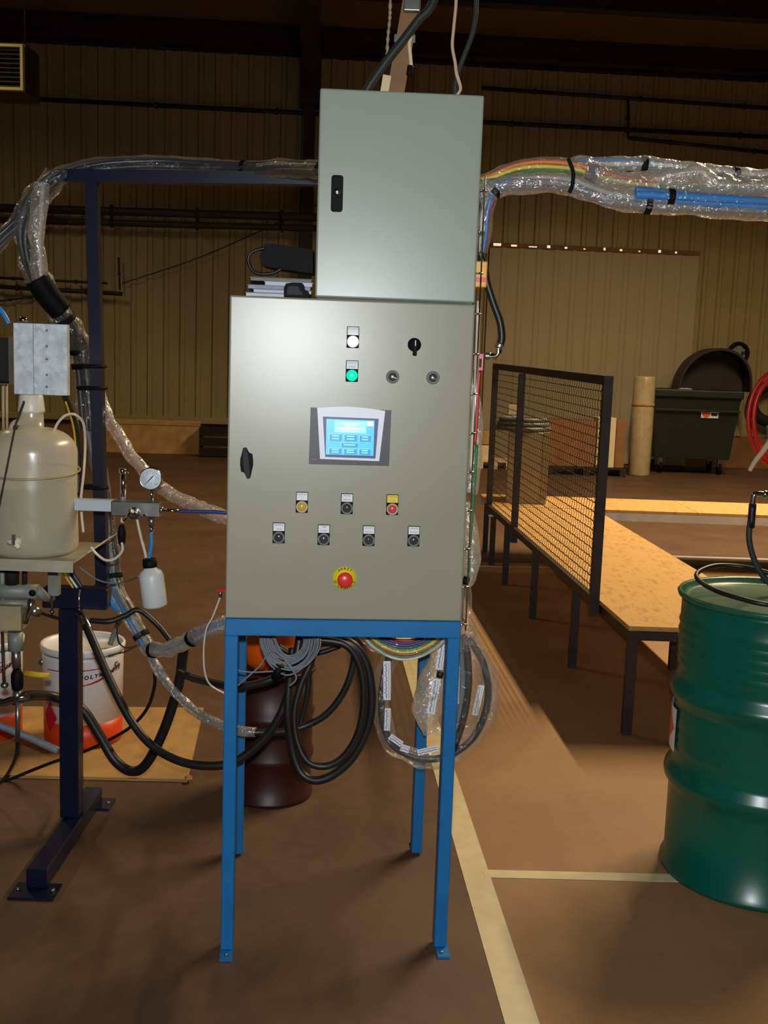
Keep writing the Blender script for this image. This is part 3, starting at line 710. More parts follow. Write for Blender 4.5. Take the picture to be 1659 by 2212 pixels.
# cabinet handle
poly = [pn(*q) for q in ((525.3, 967), (532.5, 966.5), (538, 977), (545.5, 981), (547, 995), (547, 1005), (544, 1018), (541, 1031), (534, 1032.5), (528, 1020), (521, 1017), (519, 1003), (519.5, 990), (522.5, 980))]
hd = MB(TM).prism(poly, -.012, .0).build('handle', 'black', cab)
gr = [pn(*q) for q in ((527, 967.5), (531.5, 967.5), (537, 980), (539, 1000), (540, 1018), (539, 1031), (535, 1031.5), (529, 1018), (526, 1000), (525.5, 980))]
MB(TM).prism(gr, -.024, -.012).build('grip', 'btn_dark', hd)
def rect(a, b): return pn(*a), pn(*b)
def station(px, py, kind, lines, plate='white_label', base_pad=None):
    cx_, cz_ = pn(px, py); hw_, up, dn = .0152, .0365, .0155
    b = MB(TM).box(cx_ - hw_, cx_ + hw_, -.003, .0, cz_ - dn, cz_ + up, .001, 1).build('pilot_light' if kind in ('lampw', 'lampg') else 'push_button', 'black', cab)
    MB(TM).box(cx_ - hw_ + .0016, cx_ + hw_ - .0016, -.0042, -.003, cz_ + up - .0205, cz_ + up - .0016).build('legend_plate', plate, b)
    for i, l in enumerate(lines):
        text_mesh(l, .0052 if len(l) < 9 else .0040, Mp(TM, cx_, cz_ + up - (.0058 if i == 0 else .0155), -.0048), 'legend_text', 'ink_soft', b)
    if kind == 'lampw' or kind == 'lampg':
        MB(TM).lathe([(.0138, 0), (.0138, .006), (.0112, .0095), (.006, .0115), (0, .012)], (cx_, -.003, cz_), 'Y', 28).build('lens', 'lamp_white' if kind == 'lampw' else 'lamp_green', b)
    else:
        MB(TM).lathe([(.0145, 0), (.0145, .004), (.0125, .006), (.0125, .004), (.011, .004)], (cx_, -.003, cz_), 'Y', 28).build('bezel', 'castgrey' if kind == 'dark' else 'plastic_white', b)
        MB(TM).lathe([(.011, 0), (.011, .007), (.0098, .009), (0, .0095)], (cx_, -.003, cz_), 'Y', 28).build('cap', {'dark': 'btn_dark', 'yellow': 'yellowbtn', 'red': 'redbtn'}[kind], b)
        MB(TM).lathe([(.0150, .0), (.0148, .010), (.0138, .014), (.0105, .0165), (.0, .0175)], (cx_, -.003, cz_), 'Y', 28).build('clear_cover', 'lens_clear', b)
station(762, 738, 'lampw', ['SOUS TENSION'])
station(760, 811, 'lampg', ['MARCHE EN', 'CYCLE'])
station(652, 1094, 'yellow', ['REARMEMENT'])
station(749, 1097, 'dark', ['MISE EN', 'SERVICE'])
station(847, 1099, 'red', ['MARCHE', 'CYCLE'], 'yellow_label')
station(602, 1160, 'dark', ['PRESSION', 'CUVE'])
station(699, 1164, 'dark', ['MISE', 'A VIDE'])
station(796, 1166, 'dark', ['VIDANGE', 'ISOCYA'])
station(893, 1167, 'dark', ['VIDANGE', 'POLYOL'])
# selector switch
cx_, cz_ = pn(895, 745)
b = MB(TM).lathe([(.0165, 0), (.0165, .004), (.0145, .007), (.0, .007)], (cx_, 0, cz_), 'Y', 28).build('selector_switch', 'black', cab)
MB(TM).lathe([(.0168, 0), (.0168, .003), (.0155, .0045), (.0150, .0045)], (cx_ - .0005, -.0002, cz_ + .0005), 'Y', 28).build('bezel', 'chrome', b)
MB(TM).lathe([(.0125, .007), (.012, .016), (.0, .017)], (cx_, 0, cz_), 'Y', 24).build('knob', 'btn_dark', b)
MB(TM).box(cx_ - .0045, cx_ + .0045, -.024, -.008, cz_ - .026, cz_ + .011, .001, 1).build('lever', 'black', b)
MB(TM).box(cx_ - .001, cx_ + .001, -.0246, -.0241, cz_ - .003, cz_ + .011).build('pointer', 'white_label', b)
for q in ((848, 814), (935, 816)):
    cx_, cz_ = pn(*q)
    b = MB(TM).lathe([(.0162, 0), (.0162, .004), (.0135, .008), (.0118, .008), (.0112, .004), (.0, .004)], (cx_, 0, cz_), 'Y', 32).build('key_switch', 'castgrey', cab)
    MB(TM).lathe([(.0108, .004), (.0105, .0075), (.0, .0078)], (cx_, 0, cz_), 'Y', 24).build('barrel', 'steel', b)
    MB(Mp(TM, cx_, cz_) @ Matrix.Rotation(.4, 4, 'Y')).box(-.001, .0095, -.009, -.0078, -.0009, .0009).build('glint_bar', 'chrome', b)  # chrome bar put in for the glint across the barrel
# emergency stop
cx_, cz_ = pn(744.5, 1249)
es = MB(TM).lathe([(.030, 0), (.030, .0015), (.0, .0015)], (cx_, 0, cz_), 'Y', 40).build('emergency_stop', 'yellow_label', cab, 'yellow disc with a red mushroom button')
MB(TM).lathe([(.012, .0015), (.012, .012), (.0175, .014), (.0195, .018), (.0190, .022), (.015, .026), (.008, .0285), (0, .029)], (cx_, 0, cz_ - .0008), 'Y', 36).build('mushroom', 'redbtn', es)
def arc_text(s_, r_, mid, step, flip):
    for i, ch in enumerate(s_):
        k = i - (len(s_) - 1) / 2
        a = math.radians(mid - k * step) if not flip else math.radians(mid + k * step)
        x, z = cx_ + r_ * math.cos(a), cz_ + r_ * math.sin(a)
        rot = (math.pi / 2 - a) if not flip else (-math.pi / 2 - a)
        text_mesh(ch, .0098, Mp(TM, x, z, -.0021) @ Matrix.Rotation(rot, 4, 'Y'), 'letter', 'ink', es, thick=.00018)
arc_text('ARRET', .0245, 90, 18, False)
arc_text("D'URGENCE", .0255, -90, 17, True)
# touch screen terminal
o4 = [pn(*q) for q in ((671, 880), (845, 886), (840, 1006), (667, 1002))]
hm = MB(TM).prism([o4[3], o4[2], o4[1], o4[0]], -.006, .0).build('touch_screen', 'anthracite', cab, 'touch screen terminal with glowing blue page')
topa = [(685 + (831 - 685) * u, 880 + 7 * u - 5.5 * math.sin(math.pi * u)) for u in [i / 10 for i in range(11)]]
outer = [(691, 990), (818, 995)] + [(831 - (831 - 685) * i / 10, topa[10 - i][1]) for i in range(11)]
inner = [(702, 986), (810, 989.5)] + [(817 - (817 - 697) * i / 10, 904 - 5 * i / 10) for i in range(11)]
MB(TM).ring([pn(*q) for q in outer], [pn(*q) for q in inner], -.016, -.006).build('bezel', 'silver', hm)
MB(TM).prism([pn(*q) for q in ((700, 987), (811, 991), (818, 903), (696, 898))], -.0075, -.006).build('screen_surround', 'screen_border', hm)
def scr(x0, y0, x1, y1, y_, name, m):
    # fractions of the lit page -> panel
    A_, B_, C_, D_ = [Vector(pn(*q)) for q in ((705, 904.5), (808.5, 908), (806, 984), (703.5, 981))]
    def bl(u, v): return (A_ * (1 - u) + B_ * u) * (1 - v) + (D_ * (1 - u) + C_ * u) * v
    c4 = [bl(x0, y1), bl(x1, y1), bl(x1, y0), bl(x0, y0)]
    MB(TM).prism([(c.x, c.y) for c in c4], y_, -.0075).build(name, m, hm)
scr(0, 0, 1, 1, -.0079, 'screen_page', 'screen_blue')
scr(.17, .04, .83, .37, -.0081, 'title_block', 'screen_bright')
for (a, b_, c, d) in ((.33, .09, .70, .13), (.38, .16, .62, .20), (.22, .23, .78, .27), (.30, .30, .70, .33)): scr(a, b_, c, d, -.0083, 'text_line', 'screen_white')
scr(.84, .03, .98, .16, -.0081, 'clock_block', 'screen_white')
for (a, b_, c, d) in ((.07, .42, .32, .60), (.38, .42, .64, .60), (.70, .43, .93, .60), (.32, .66, .66, .77), (.07, .82, .32, .97), (.38, .82, .64, .97), (.70, .82, .93, .97)):
    scr(a - .012, b_ - .014, c - .0, d - .0, -.0080, 'button_edge', 'screen_bright')
    scr(a, b_, c + .008, d + .012, -.0082, 'screen_button', 'screen_button')
    n_ = 2 if d - b_ > .12 else 1
    for i in range(n_):
        v = b_ + (d - b_) * (i + .6) / (n_ + .3); scr(a + .05, v - .016, c - .05, v + .016, -.0084, 'button_text', 'screen_bright')
lx, lz = pn(679, 992); MB(TM).box(lx - .004, lx + .004, -.0066, -.006, lz - .0008, lz + .0008).build('maker_mark', 'orange', hm)

# upper cabinet
ub = thing('upper_cabinet', UM @ Vector((0, .1, 0)), 'smaller plain grey cabinet with one black handle, on top of the control cabinet', 'cabinet')
MB(UM).box(-.197, .197, .022, .21, .0, .497, .004).build('body', 'panel_grey_top', ub)
MB(UM).box(-.2, .2, .0, .020, .002, .5, .005, 3).build('door', 'panel_grey_top', ub)
x, z = pu(728, 419)
rr = []
for k in range(24):
    a = 2 * math.pi * k / 24; rr.append((x + .0075 * (1 if math.cos(a) > 0 else -1) + .0072 * math.cos(a), z + .035 * (1 if math.sin(a) > 0 else -1) + .0082 * math.sin(a)))
h2 = MB(UM).prism(rr, -.012, .0).build('handle', 'black', ub)
MB(UM).lathe([(.0078, .012), (.0075, .015), (.003, .016), (0, .0155)], (x, 0, z + .003), 'Y', 20).build('lock', 'chrome', h2)

# isolator switch on the right flank of the upper cabinet
a = at(1034, 565, 2.80); b2 = at(1050, 622, 2.80)
xs = (UM @ Vector((.198, .1, 0))).x
iso = thing('isolator_switch', (xs, 2.82, b2.z), 'yellow isolator box with red knob on the right side of the upper cabinet', 'switch')
MB().box(xs, b2.x, 2.785, 2.86, b2.z, a.z, .003).build('box', 'yellow', iso)
cz = at(1038, 605, 2.80).z
MB().lathe([(.014, 0), (.014, .006), (.010, .010), (0, .010)], (b2.x - .008, 2.82, cz), 'X', 20).build('knob', 'red', iso)
MB().box(xs + .002, b2.x - .002, 2.783, 2.786, cz - .006, cz + .006).build('red_mark', 'red', iso)

# papers, booklets and black case on top of the control cabinet
ztop = 1.7012
def doc(pxa, pxb, pya, pyb, dy0, dy1, m, name, label, rot=0, cat='papers', cover=None):
    Y = 2.80
    x0, x1 = at(pxa, 620, Y).x, at(pxb, 620, Y).x; z0, z1 = at(600, pyb, Y).z, at(600, pya, Y).z
    M = Matrix.Translation(((x0 + x1) / 2, Y + .0, z0)) @ Matrix.Rotation(math.radians(5 + rot), 4, 'Z'); hw_ = (x1 - x0) / 2
    t_ = thing(name, M.translation, label, cat)
    MB(M).box(-hw_, hw_, dy0, dy1, 0, z1 - z0, .0008, 1).build('pages', m, t_)
    if cover: MB(M).box(-hw_ - .002, hw_ + .002, dy0 - .002, dy1 + .002, z1 - z0, z1 - z0 + .0012).build('cover', cover, t_)
ztopY = at(600, 643, 2.80).z
def docz(pxa, pxb, z0, z1, m, name, label, rot=0, cover=None, dy=.0):
    Y = 2.80; x0, x1 = at(pxa, 620, Y).x, at(pxb, 620, Y).x
    M = Matrix.Translation(((x0 + x1) / 2, Y + dy, ztop + z0)) @ Matrix.Rotation(math.radians(5 + rot), 4, 'Z'); hw_ = (x1 - x0) / 2
    t_ = thing(name, M.translation, label, 'papers')
    MB(M).box(-hw_, hw_, 0, .16, 0, z1 - z0 - .0018, .0006, 1).build('pages', m, t_)
    MB(M).box(-hw_ - .002, hw_ + .002, -.002, .162, z1 - z0 - .0018, z1 - z0 - .0004).build('cover', cover or 'cover_dark', t_)
docz(532, 668, .000, .015, 'paper', 'manual', 'thick white manual at the bottom of the pile on the cabinet', 0, 'cover_dark')
docz(548, 672, .0152, .024, 'paper', 'booklet', 'white booklet lying on the thick manual', .6, 'paper2', .004)
docz(536, 670, .0242, .034, 'paper2', 'booklet', 'blue grey booklet in the middle of the paper pile', -1, 'paper2', .002)
docz(572, 674, .0342, .044, 'paper', 'booklet', 'short white booklet near the top of the paper pile', 0, 'paper', .006)
docz(540, 672, .0442, .054, 'cover_dark', 'folder', 'dark plastic folder on top of the paper pile', 1.5, 'cover_dark', .01)
# black case with a looped cord
Y = 2.86
Pz = [(at(px, py, Y).x, at(px, py, Y).z) for px, py in ((568, 537), (572, 527), (584, 526), (660, 537), (676, 540), (676, 591), (660, 589), (580, 577), (564, 572), (561, 552))]
t = thing('black_case', (Pz[7][0], Y, ztop + .0545), 'black padded case with a looped cord lying on the papers', 'case')
MB().prism(Pz, Y, Y + .10).build('case', 'black', t)
P3 = [(x * 1 + .0, z) for x, z in Pz]
MB().tube(pp([(572, 536), (555, 540), (541, 548), (536, 562), (541, 578), (552, 589), (572, 592), (592, 589), (608, 580)], Y - .012, 6), .0042, 8).build('cord', 'rubber', t)
MB().prism([(at(px, py, Y).x, at(px, py, Y).z) for px, py in ((566, 574), (660, 588), (676, 590), (676, 580), (660, 578), (566, 564))], Y - .003, Y).build('seam', 'black', t)
Y = 2.765
Pz = [(at(px, py, Y).x, max(at(px, py, Y).z, ztop)) for px, py in ((613, 642), (613, 622), (618, 612), (632, 610), (652, 611), (656, 616), (657, 625), (665, 629), (671, 642))]
t = thing('black_clip', (Pz[0][0], Y, ztop), 'small black moulded lump in front of the papers beside the upper cabinet', 'clip')
MB().prism(Pz, Y, Y + .028).build('body', 'black', t)
MB().prism([(p_[0] * .6 + Pz[3][0] * .4, p_[1] * .6 + (ztop + .018) * .4) for p_ in Pz], Y - .004, Y).build('front_pad', 'btn_dark', t)

# ================================================================== navy support frame at left
t = thing('navy_frame', (-.97, 3.3, 0), 'navy blue steel frame with a foot beam, tall post and top rail', 'frame')
fxa, fxb = fl(72, 1925, .0), fl(192, 1752, .0)
Xp = -.968
MB().box(Xp - .03, Xp + .03, fxa.y, 3.56, .008, .066, .003, 1).build('foot_beam', 'navy', t)
for yy in (fxa.y - .01, 3.56):
    fp = MB().box(Xp - .065, Xp + .065, yy - .045, yy + .045, 0, .008).build('foot_plate', 'navy', t)
    for sx in (-1, 1): MB().lathe([(.007, .008), (.007, .014), (0, .014)], (Xp + sx * .05, yy, 0), n=6).build('bolt', 'steel', fp)
Ypost = 3.33
px0, px1 = at(127, 1500, Ypost - .03).x, at(168, 1500, Ypost - .03).x
zbeam = at(147, 1316, Ypost - .03).z
MB().box(px0, px1, Ypost - .03, Ypost + .03, .066, zbeam, .003, 1).build('post', 'navy', t)
zb1, zb0 = at(150, 1272, Ypost - .03).z, zbeam
xb0, xb1 = at(97, 1290, Ypost).x, at(236, 1290, Ypost).x
MB().box(xb0, xb1, Ypost - .03, Ypost + .03, zb0 + .001, zb1, .003, 1).build('crossbeam', 'navy', t)
for px in (111, 170):
    x = at(px, 1290, Ypost - .04).x
    ub_ = MB().tube([(x, Ypost - .036, zb0 - .02), (x, Ypost - .036, zb1 + .006)], .004, 8).build('clamp_rod', 'chrome', t)
    for zz in (zb0 - .012, zb1 + .004): MB().lathe([(.008, 0), (.008, .007)], (x, Ypost - .036, zz), n=6).build('nut', 'chrome', ub_)
xt0, xt1 = at(222, 1290, Ypost).x, at(222, 1290, Ypost).x
Yt = 3.42
MB().box(at(208, 1290, Yt).x, at(238, 1290, Yt).x, Ypost + .03, Yt + .02, zb0 + .004, zb1 - .004, .003, 1).build('rear_beam', 'navy', t)
# tall post leans very slightly
pb, ptp = at(222, 1275, Yt), at(199, 385, Yt)
bar(pb, ptp, .037, .037, Vector((0, 1, 0))).build('tall_post', 'navy', t)
ra, rb = at(128, 380, Yt - .005), at(735, 388, Yt - .005)
bar(ra, rb, .04, .036).build('top_rail', 'navy', t)

# ---- clear-wrapped tube bundles: coloured tubes, crinkled film, black ties
def bundle(name, label, pxpath, rad, tubes, ties, fm='film', amp=.25, per=8, film_r=1.0, seed=1, cat='tubing', fspan=(0, 1), tr=None):
    path = pp(pxpath, None, per)
    t_ = thing(name, path[len(path) // 2], label, cat)
    n = len(tubes)
    for k, m in enumerate(tubes):
        rr_ = tr or rad * .30
        ph = 2 * math.pi * k / n; rad_off = rad * .5 if n > 2 else rad * .3
        q = []
        for i, p in enumerate(path):
            d = (path[min(i + 1, len(path) - 1)] - path[max(i - 1, 0)]).normalized(); u = d.cross(Vector((0, 1, 0)))
            u = u.normalized() if u.length > 1e-3 else Vector((1, 0, 0)); v = d.cross(u)
            a_ = ph + .9 * math.sin(i * .05 + seed)
            q.append(p + (u * math.cos(a_) + v * math.sin(a_)) * rad_off)
        MB().tube(q, rr_, 8).build('tube', m, t_)
    i0, i1 = int(fspan[0] * (len(path) - 1)), int(fspan[1] * (len(path) - 1)) + 1
    fp_ = path[i0:i1]
    cf = crumple(seed * 3.1, amp, 24)
    MB().tube(fp_, rad * film_r, 20, caps=False, rf=cf).build('film_sleeve', fm, t_, 'crinkled clear film sleeve')
    for tt in ties: tie(t_, path, tt, rad * 1.06)
    return t_, path

bundle('tube_bundle', 'film wrapped tube bundle along the top of the navy rail', [(700, 366, 3.0), (610, 362, 3.3), (540, 365, 3.42), (440, 360, 3.46), (330, 354, 3.46), (220, 358, 3.43), (150, 374, 3.42), (96, 402, 3.40), (58, 445, 3.38), (38, 480, 3.36), (-10, 530, 3.34), (-50, 600, 3.34)], .026, ['rubber_grey', 'rubber', 'navy', 'rubber_grey', 'rubber'], (.20, .64), 'film', .3, seed=2, film_r=1.0)
bundle('tube_bundle', 'film wrapped tube bundle dropping down left of the navy post', [(120, 385, 3.40), (78, 425, 3.38), (58, 480, 3.36), (58, 530, 3.36), (74, 585, 3.37), (104, 640, 3.40), (140, 690, 3.43), (166, 735, 3.47), (179, 790, 3.50), (184, 860, 3.50), (188, 930, 3.50)], .034, ['rubber', 'rubber', 'rubber_grey', 'rubber'], (.60, .74, .81), 'film', .4, seed=5, film_r=1.05)
bundle('tube_bundle', 'lighter film sleeve hanging beside the darker drop bundle', [(88, 400, 3.36), (84, 450, 3.34), (80, 520, 3.34), (84, 600, 3.36), (92, 612, 3.38)], .024, ['t_white'], (.9,), 'film_milky', .4, seed=9)
q = pp([(78, 600, 3.36), (105, 640, 3.385), (132, 672, 3.41)], None, 6)
MB().tube(q, .037, 14).build('tape_sleeve', 'black', None, 'black tape sleeve round the bundle bend at left', 'tape')
bundle('tube_bundle', 'slanting film wrapped tube running from navy post to the cabinet', [(206, 810, 3.50), (224, 880, 3.47), (258, 945, 3.42), (305, 1012, 3.36), (352, 1056, 3.28), (405, 1085, 3.2), (450, 1105, 3.1), (495, 1120, 3.05)], .020, ['t_white', 't_orange'], (), 'film_milky', .35, seed=12)
for k, py in enumerate((791, 838, 1052)):
    c = at(203 + k * 2, py, Yt); mb = MB().tube(cr([c + Vector(v) for v in ((-.045, -.026, 0), (0, -.03, 0), (.028, -.024, 0), (.03, .02, 0), (0, .028, 0), (-.045, .026, 0))], 4, True), .006, 6, closed=True)
    mb.build('cable_tie', 'black', None, ['upper black strap holding tubes to the navy post', 'middle black strap holding tubes to the navy post', 'lowest black strap round the navy post above the valve block'][k], 'strap')
bundle('tube_bundle', 'dark film wrapped bundle running down beside the lower navy post', [(192, 905, 3.53), (208, 985, 3.52), (226, 1080, 3.51), (240, 1180, 3.50), (250, 1262, 3.48), (275, 1318, 3.44), (305, 1372, 3.42), (330, 1415, 3.40)], .026, ['rubber', 'cable_grey', 't_blue'], (.55, .86), 'film', .3, seed=15)
bundle('tube_bundle', 'milky wrapped tube pair from the junction into the blue stand', [(318, 1402, 3.34), (352, 1405, 3.28), (395, 1390, 3.2), (440, 1366, 3.12), (500, 1345, 3.06), (560, 1352, 3.05)], .024, ['t_blue', 't_white'], (.1, .5), 'film_milky', .25, seed=18)
bundle('tube_bundle', 'silvery wrapped hose sagging from the junction behind the blue leg', [(325, 1420, 3.34), (350, 1460, 3.3), (382, 1500, 3.26), (420, 1535, 3.2), (465, 1562, 3.12), (520, 1578, 3.05), (552, 1583, 3.04)], .013, ['cable_grey'], (), 'film_milky', .4, seed=21, film_r=1.1, tr=.009)

# ---- machine at left: galvanised box, carboy, tray, pump, valve block
Yg = 2.98
a, b2 = at(28, 697, Yg), at(145, 855, Yg); xm = at(71, 780, Yg).x
t = thing('galvanised_box', ((a.x + b2.x) / 2, Yg + .06, b2.z), 'galvanised sheet metal box above the white carboy', 'box')
MB().box(a.x, xm, Yg, Yg + .028, b2.z, a.z, .0015, 1).build('cover', 'galv', t)
MB().box(xm + .0005, b2.x, Yg + .004, Yg + .028, b2.z, a.z, .0015, 1).build('front_panel', 'galv', t)
for py in (714, 748, 776, 810, 836): c = at(101, py, Yg + .004); MB().lathe([(.0035, 0), (.003, .0015), (0, .0018)], (c.x, Yg + .004, c.z), 'Y', 10).build('rivet', 'castgrey', t)
c = at(50, 692, Yg + .016); MB().lathe([(.012, -.004), (.012, .004), (.007, .009), (0, .010)], c, n=16).build('screw_cap', 'chrome', t)
a2, b3 = at(-60, 727, Yg + .02), at(24, 826, Yg + .02)
t = thing('black_motor', ((a2.x + b3.x) / 2, Yg + .06, b3.z), 'black motor housing at the left edge beside the galvanised box', 'motor')
MB().box(a2.x, b3.x - .004, Yg + .02, Yg + .12, b3.z, a2.z, .004).build('housing', 'void', t)
MB().box(b3.x - .004, b3.x, Yg + .015, Yg + .125, b3.z - .003, a2.z + .004).build('end_plate', 'steel', t)
MB().box(a2.x, b3.x, Yg + .015, Yg + .125, b3.z - .007, b3.z - .003).build('base_plate', 'steel', t)
for px in (6, 14): MB().cyl(at(px, 828, Yg + .13), at(px + 2, 1000, Yg + .20), .004, 8).build('rod', 'bronze', t)
MB().tube(pp([(-30, 640), (0, 668), (14, 690), (18, 700)], Yg + .04, 5), .007, 8).build('air_tube', 't_blue', None, 'short blue air tube at the left edge above the motor', 'tube')

# carboy
Yc = 3.02
cpt = at(71, 1190, Yc); zc0 = cpt.z
def zpx(py): return at(71, py, Yc - .08).z
rB = (at(166, 1120, Yc).x - cpt.x)
zN = at(71, 905, Yc - .03).z; zSh = at(71, 965, Yc - .06).z; zCap0 = at(71, 892, Yc - .03).z; zCap1 = at(71, 853, Yc - .03).z
rN = (at(97, 905, Yc).x - at(45, 905, Yc).x) / 2
t = thing('carboy', (cpt.x, Yc, zc0), 'large translucent white carboy half full of cloudy liquid', 'bottle')
prof = [(rB * .90, 0), (rB * .99, .012), (rB, .03), (rB * .975, zSh - zc0 - .14), (rB * .99, zSh - zc0 - .02)]
for k in range(1, 9):
    u = k / 8 * math.pi / 2; prof.append((rN + (rB * .99 - rN) * math.cos(u), zSh - zc0 - .02 + (zN - zSh - .005) * math.sin(u)))
prof += [(rN * .97, zN - zc0 + .012), (rN * .97, zCap0 - zc0 + .01)]
MB().lathe(prof, (cpt.x, Yc, zc0), n=48).build('shell', 'bottle', t)
zLq = at(71, 1057, Yc - rB).z
MB().lathe([(rB * .88, .006), (rB * .96, .014), (rB * .97, .03), (rB * .955, zLq - zc0)], (cpt.x, Yc, zc0), n=40).build('liquid', 'liquid', t)
MB().lathe([(rN * 1.08, zCap0 - zc0), (rN * 1.10, zCap0 - zc0 + .006), (rN * .96, zCap1 - zc0 - .004), (rN * .88, zCap1 - zc0), (0, zCap1 - zc0)], (cpt.x, Yc, zc0), n=30).build('cap', 'plastic_white', t)
hx_ = at(38, 930, Yc - .02)
MB().tube(pp([(44, 912), (32, 914), (26, 926), (24, 944), (18, 962)], Yc - .03, 5), .009, 10).build('handle', 'bottle', t)
tp = at(38, 1170, Yc - rB); MB().lathe([(.013, -.01), (.013, .012), (.009, .016), (.009, .030), (0, .031)], tp, 'Y', 16).tube([tp + Vector((-.018, -.022, .004)), tp + Vector((.004, -.024, -.004)), tp + Vector((.012, -.024, -.014))], .007, 10).build('tap', 'plastic_white', t)
MB().box(tp.x - .004, tp.x + .004, tp.y - .034, tp.y - .026, tp.z - .004, tp.z + .024).build('tap_key', 'steel', t)
# wire hoop holding the carboy, with its stay
zr = at(71, 1027, Yc - rB).z
t = thing('wire_hoop', (cpt.x, Yc, zr), 'thin steel hoop round the carboy with a slanting stay', 'hoop')
MB().tube([Vector((cpt.x + (rB + .004) * math.cos(a_), Yc + (rB + .004) * math.sin(a_), zr + .012 * math.sin(a_))) for a_ in [2 * math.pi * i / 40 for i in range(40)]], .0032, 8, closed=True).build('hoop', 'bronze', t)
MB().tube(pp([(52, 866), (38, 905), (32, 925), (15, 1010), (2, 1075), (-15, 1160)], Yc - rB - .012, 4), .0028, 8).build('stay', 'darksteel', t)
MB().lathe([(.006, -.003), (.006, .003)], at(33, 923, Yc - rB - .014), 'Y', 12).build('stay_washer', 'darksteel', t)
# tray
za = zc0 - .001
A = fl(-60, 1193, za); Bq = fl(158, 1196, za); Cq = fl(202, 1148, za); Dq = fl(-60, 1146, za)
t = thing('metal_tray', (cpt.x, Yc, za - .02), 'bent aluminium tray carrying the carboy', 'tray')
yf_ = Yc - rB - .01; xr_ = at(158, 1196, yf_).x; xl_ = at(-80, 1196, yf_).x
MB().box(xl_, xr_, yf_, Yc + rB + .05, za - .003, za).build('plate', 'trayalu', t)
MB().box(xl_, xr_, yf_ - .002, yf_, za - .03, za + .002).build('front_lip', 'trayalu', t)
MB().add([(xr_, yf_, za), (xr_ + .045, yf_ + .16, za + .035), (xr_ + .045, Yc + rB + .05, za + .035), (xr_, Yc + rB + .05, za), (xr_ + .002, yf_, za - .004), (xr_ + .047, yf_ + .16, za + .031), (xr_ + .047, Yc + rB + .05, za + .031), (xr_ + .002, Yc + rB + .05, za - .004)], [(0, 1, 2, 3), (7, 6, 5, 4), (0, 4, 5, 1), (1, 5, 6, 2), (2, 6, 7, 3), (3, 7, 4, 0)]).build('side_lip', 'trayalu', t)
xs_ = at(116, 1240, 3.2).x
MB().box(xs_ - .016, xs_ + .016, 3.19, 3.22, zb1 + .0, za - .003, .002, 1).build('support', 'castgrey', t)
# pump head under the tray
Yp = 3.12
t = thing('dosing_pump', at(30, 1440, Yp), 'grey metal dosing pump with yellow lever at the left edge', 'pump')
def P(px, py, y=0.0): return at(px, py, Yp + y)
MB().tube([P(26, 1213), P(26, 1262)], .020, 16).build('motor_drum', 'void', t)
MB().tube([P(54, 1215), P(53, 1262)], .008, 12).build('dark_column', 'darksteel', t)
MB().tube([P(4, 1212), P(6, 1305)], .008, 12).build('column', 'castgrey', t)
MB().tube([P(-30, 1272), P(10, 1276), P(84, 1278)], .022, 20).build('cylinder', 'castgrey', t)
MB().tube([P(-30, 1302), P(62, 1304)], .012, 16).build('lower_cylinder', 'castgrey', t)
MB().tube([P(82, 1275, -.01), P(97, 1290, .05), P(110, 1292, .12)], .014, 12).build('coupling', 'castgrey', t)
MB().lathe([(.0, -.010), (.008, -.007), (.0105, 0), (.008, .007), (0, .010)], P(70, 1281, -.03), n=16).build('knob', 'black', t)
MB().tube([P(68, 1292, -.02), P(66, 1312, -.02), P(52, 1345, -.02)], .011, 12).build('bleed_fitting', 'chrome', t)
MB().tube([P(66, 1318, -.02), P(84, 1322, .0)], .016, 12).build('elbow', 'steel', t)
c0, c1 = P(-40, 1308, -.04), P(45, 1364, -.04)
MB().box(c0.x, c1.x, Yp - .04, Yp + .03, c1.z, c0.z, .003).build('valve_block', 'bronze', t)
MB().tube([P(33, 1364), P(34, 1405)], .022, 18).build('sleeve', 'castgrey', t)
MB().tube([P(34, 1400), P(36, 1442)], .013, 16).build('shaft', 'steel', t)
MB().lathe([(.012, -.035), (.017, -.03), (.019, -.01), (.019, .012), (.014, .022), (.012, .030)], P(37, 1466), n=8).build('valve_body', 'black', t)
MB().tube([P(37, 1492), P(38, 1515)], .012, 14).build('tail', 'steel', t)
MB().tube([P(54, 1455, -.01), P(80, 1458, -.01), P(107, 1460, -.01)], .0088, 10).build('lever', 'yelhandle', t)
MB().tube([P(-20, 1520), P(10, 1517), P(38, 1508), P(62, 1503)], .013, 14).build('inlet', 'chrome', t)
MB().tube([P(38, 1515), P(38, 1600)], .007, 10).build('drop_pipe', 'steel', t)
MB().tube([P(5, 1365), P(8, 1460), P(9, 1480)], .005, 8).build('thin_rod', 'darksteel', t)
MB().lathe([(.0, -.01), (.010, -.006), (.012, 0), (.010, .006), (0, .01)], P(10, 1480), n=14).build('rod_knob', 'steel', t)
MB().tube(pp([(-30, 1555), (0, 1567), (60, 1592), (126, 1622)], 3.22, 5), .012, 12).build('lagged_pipe', 'cable_grey', None, 'grey lagged pipe slanting down behind the navy post', 'pipe')
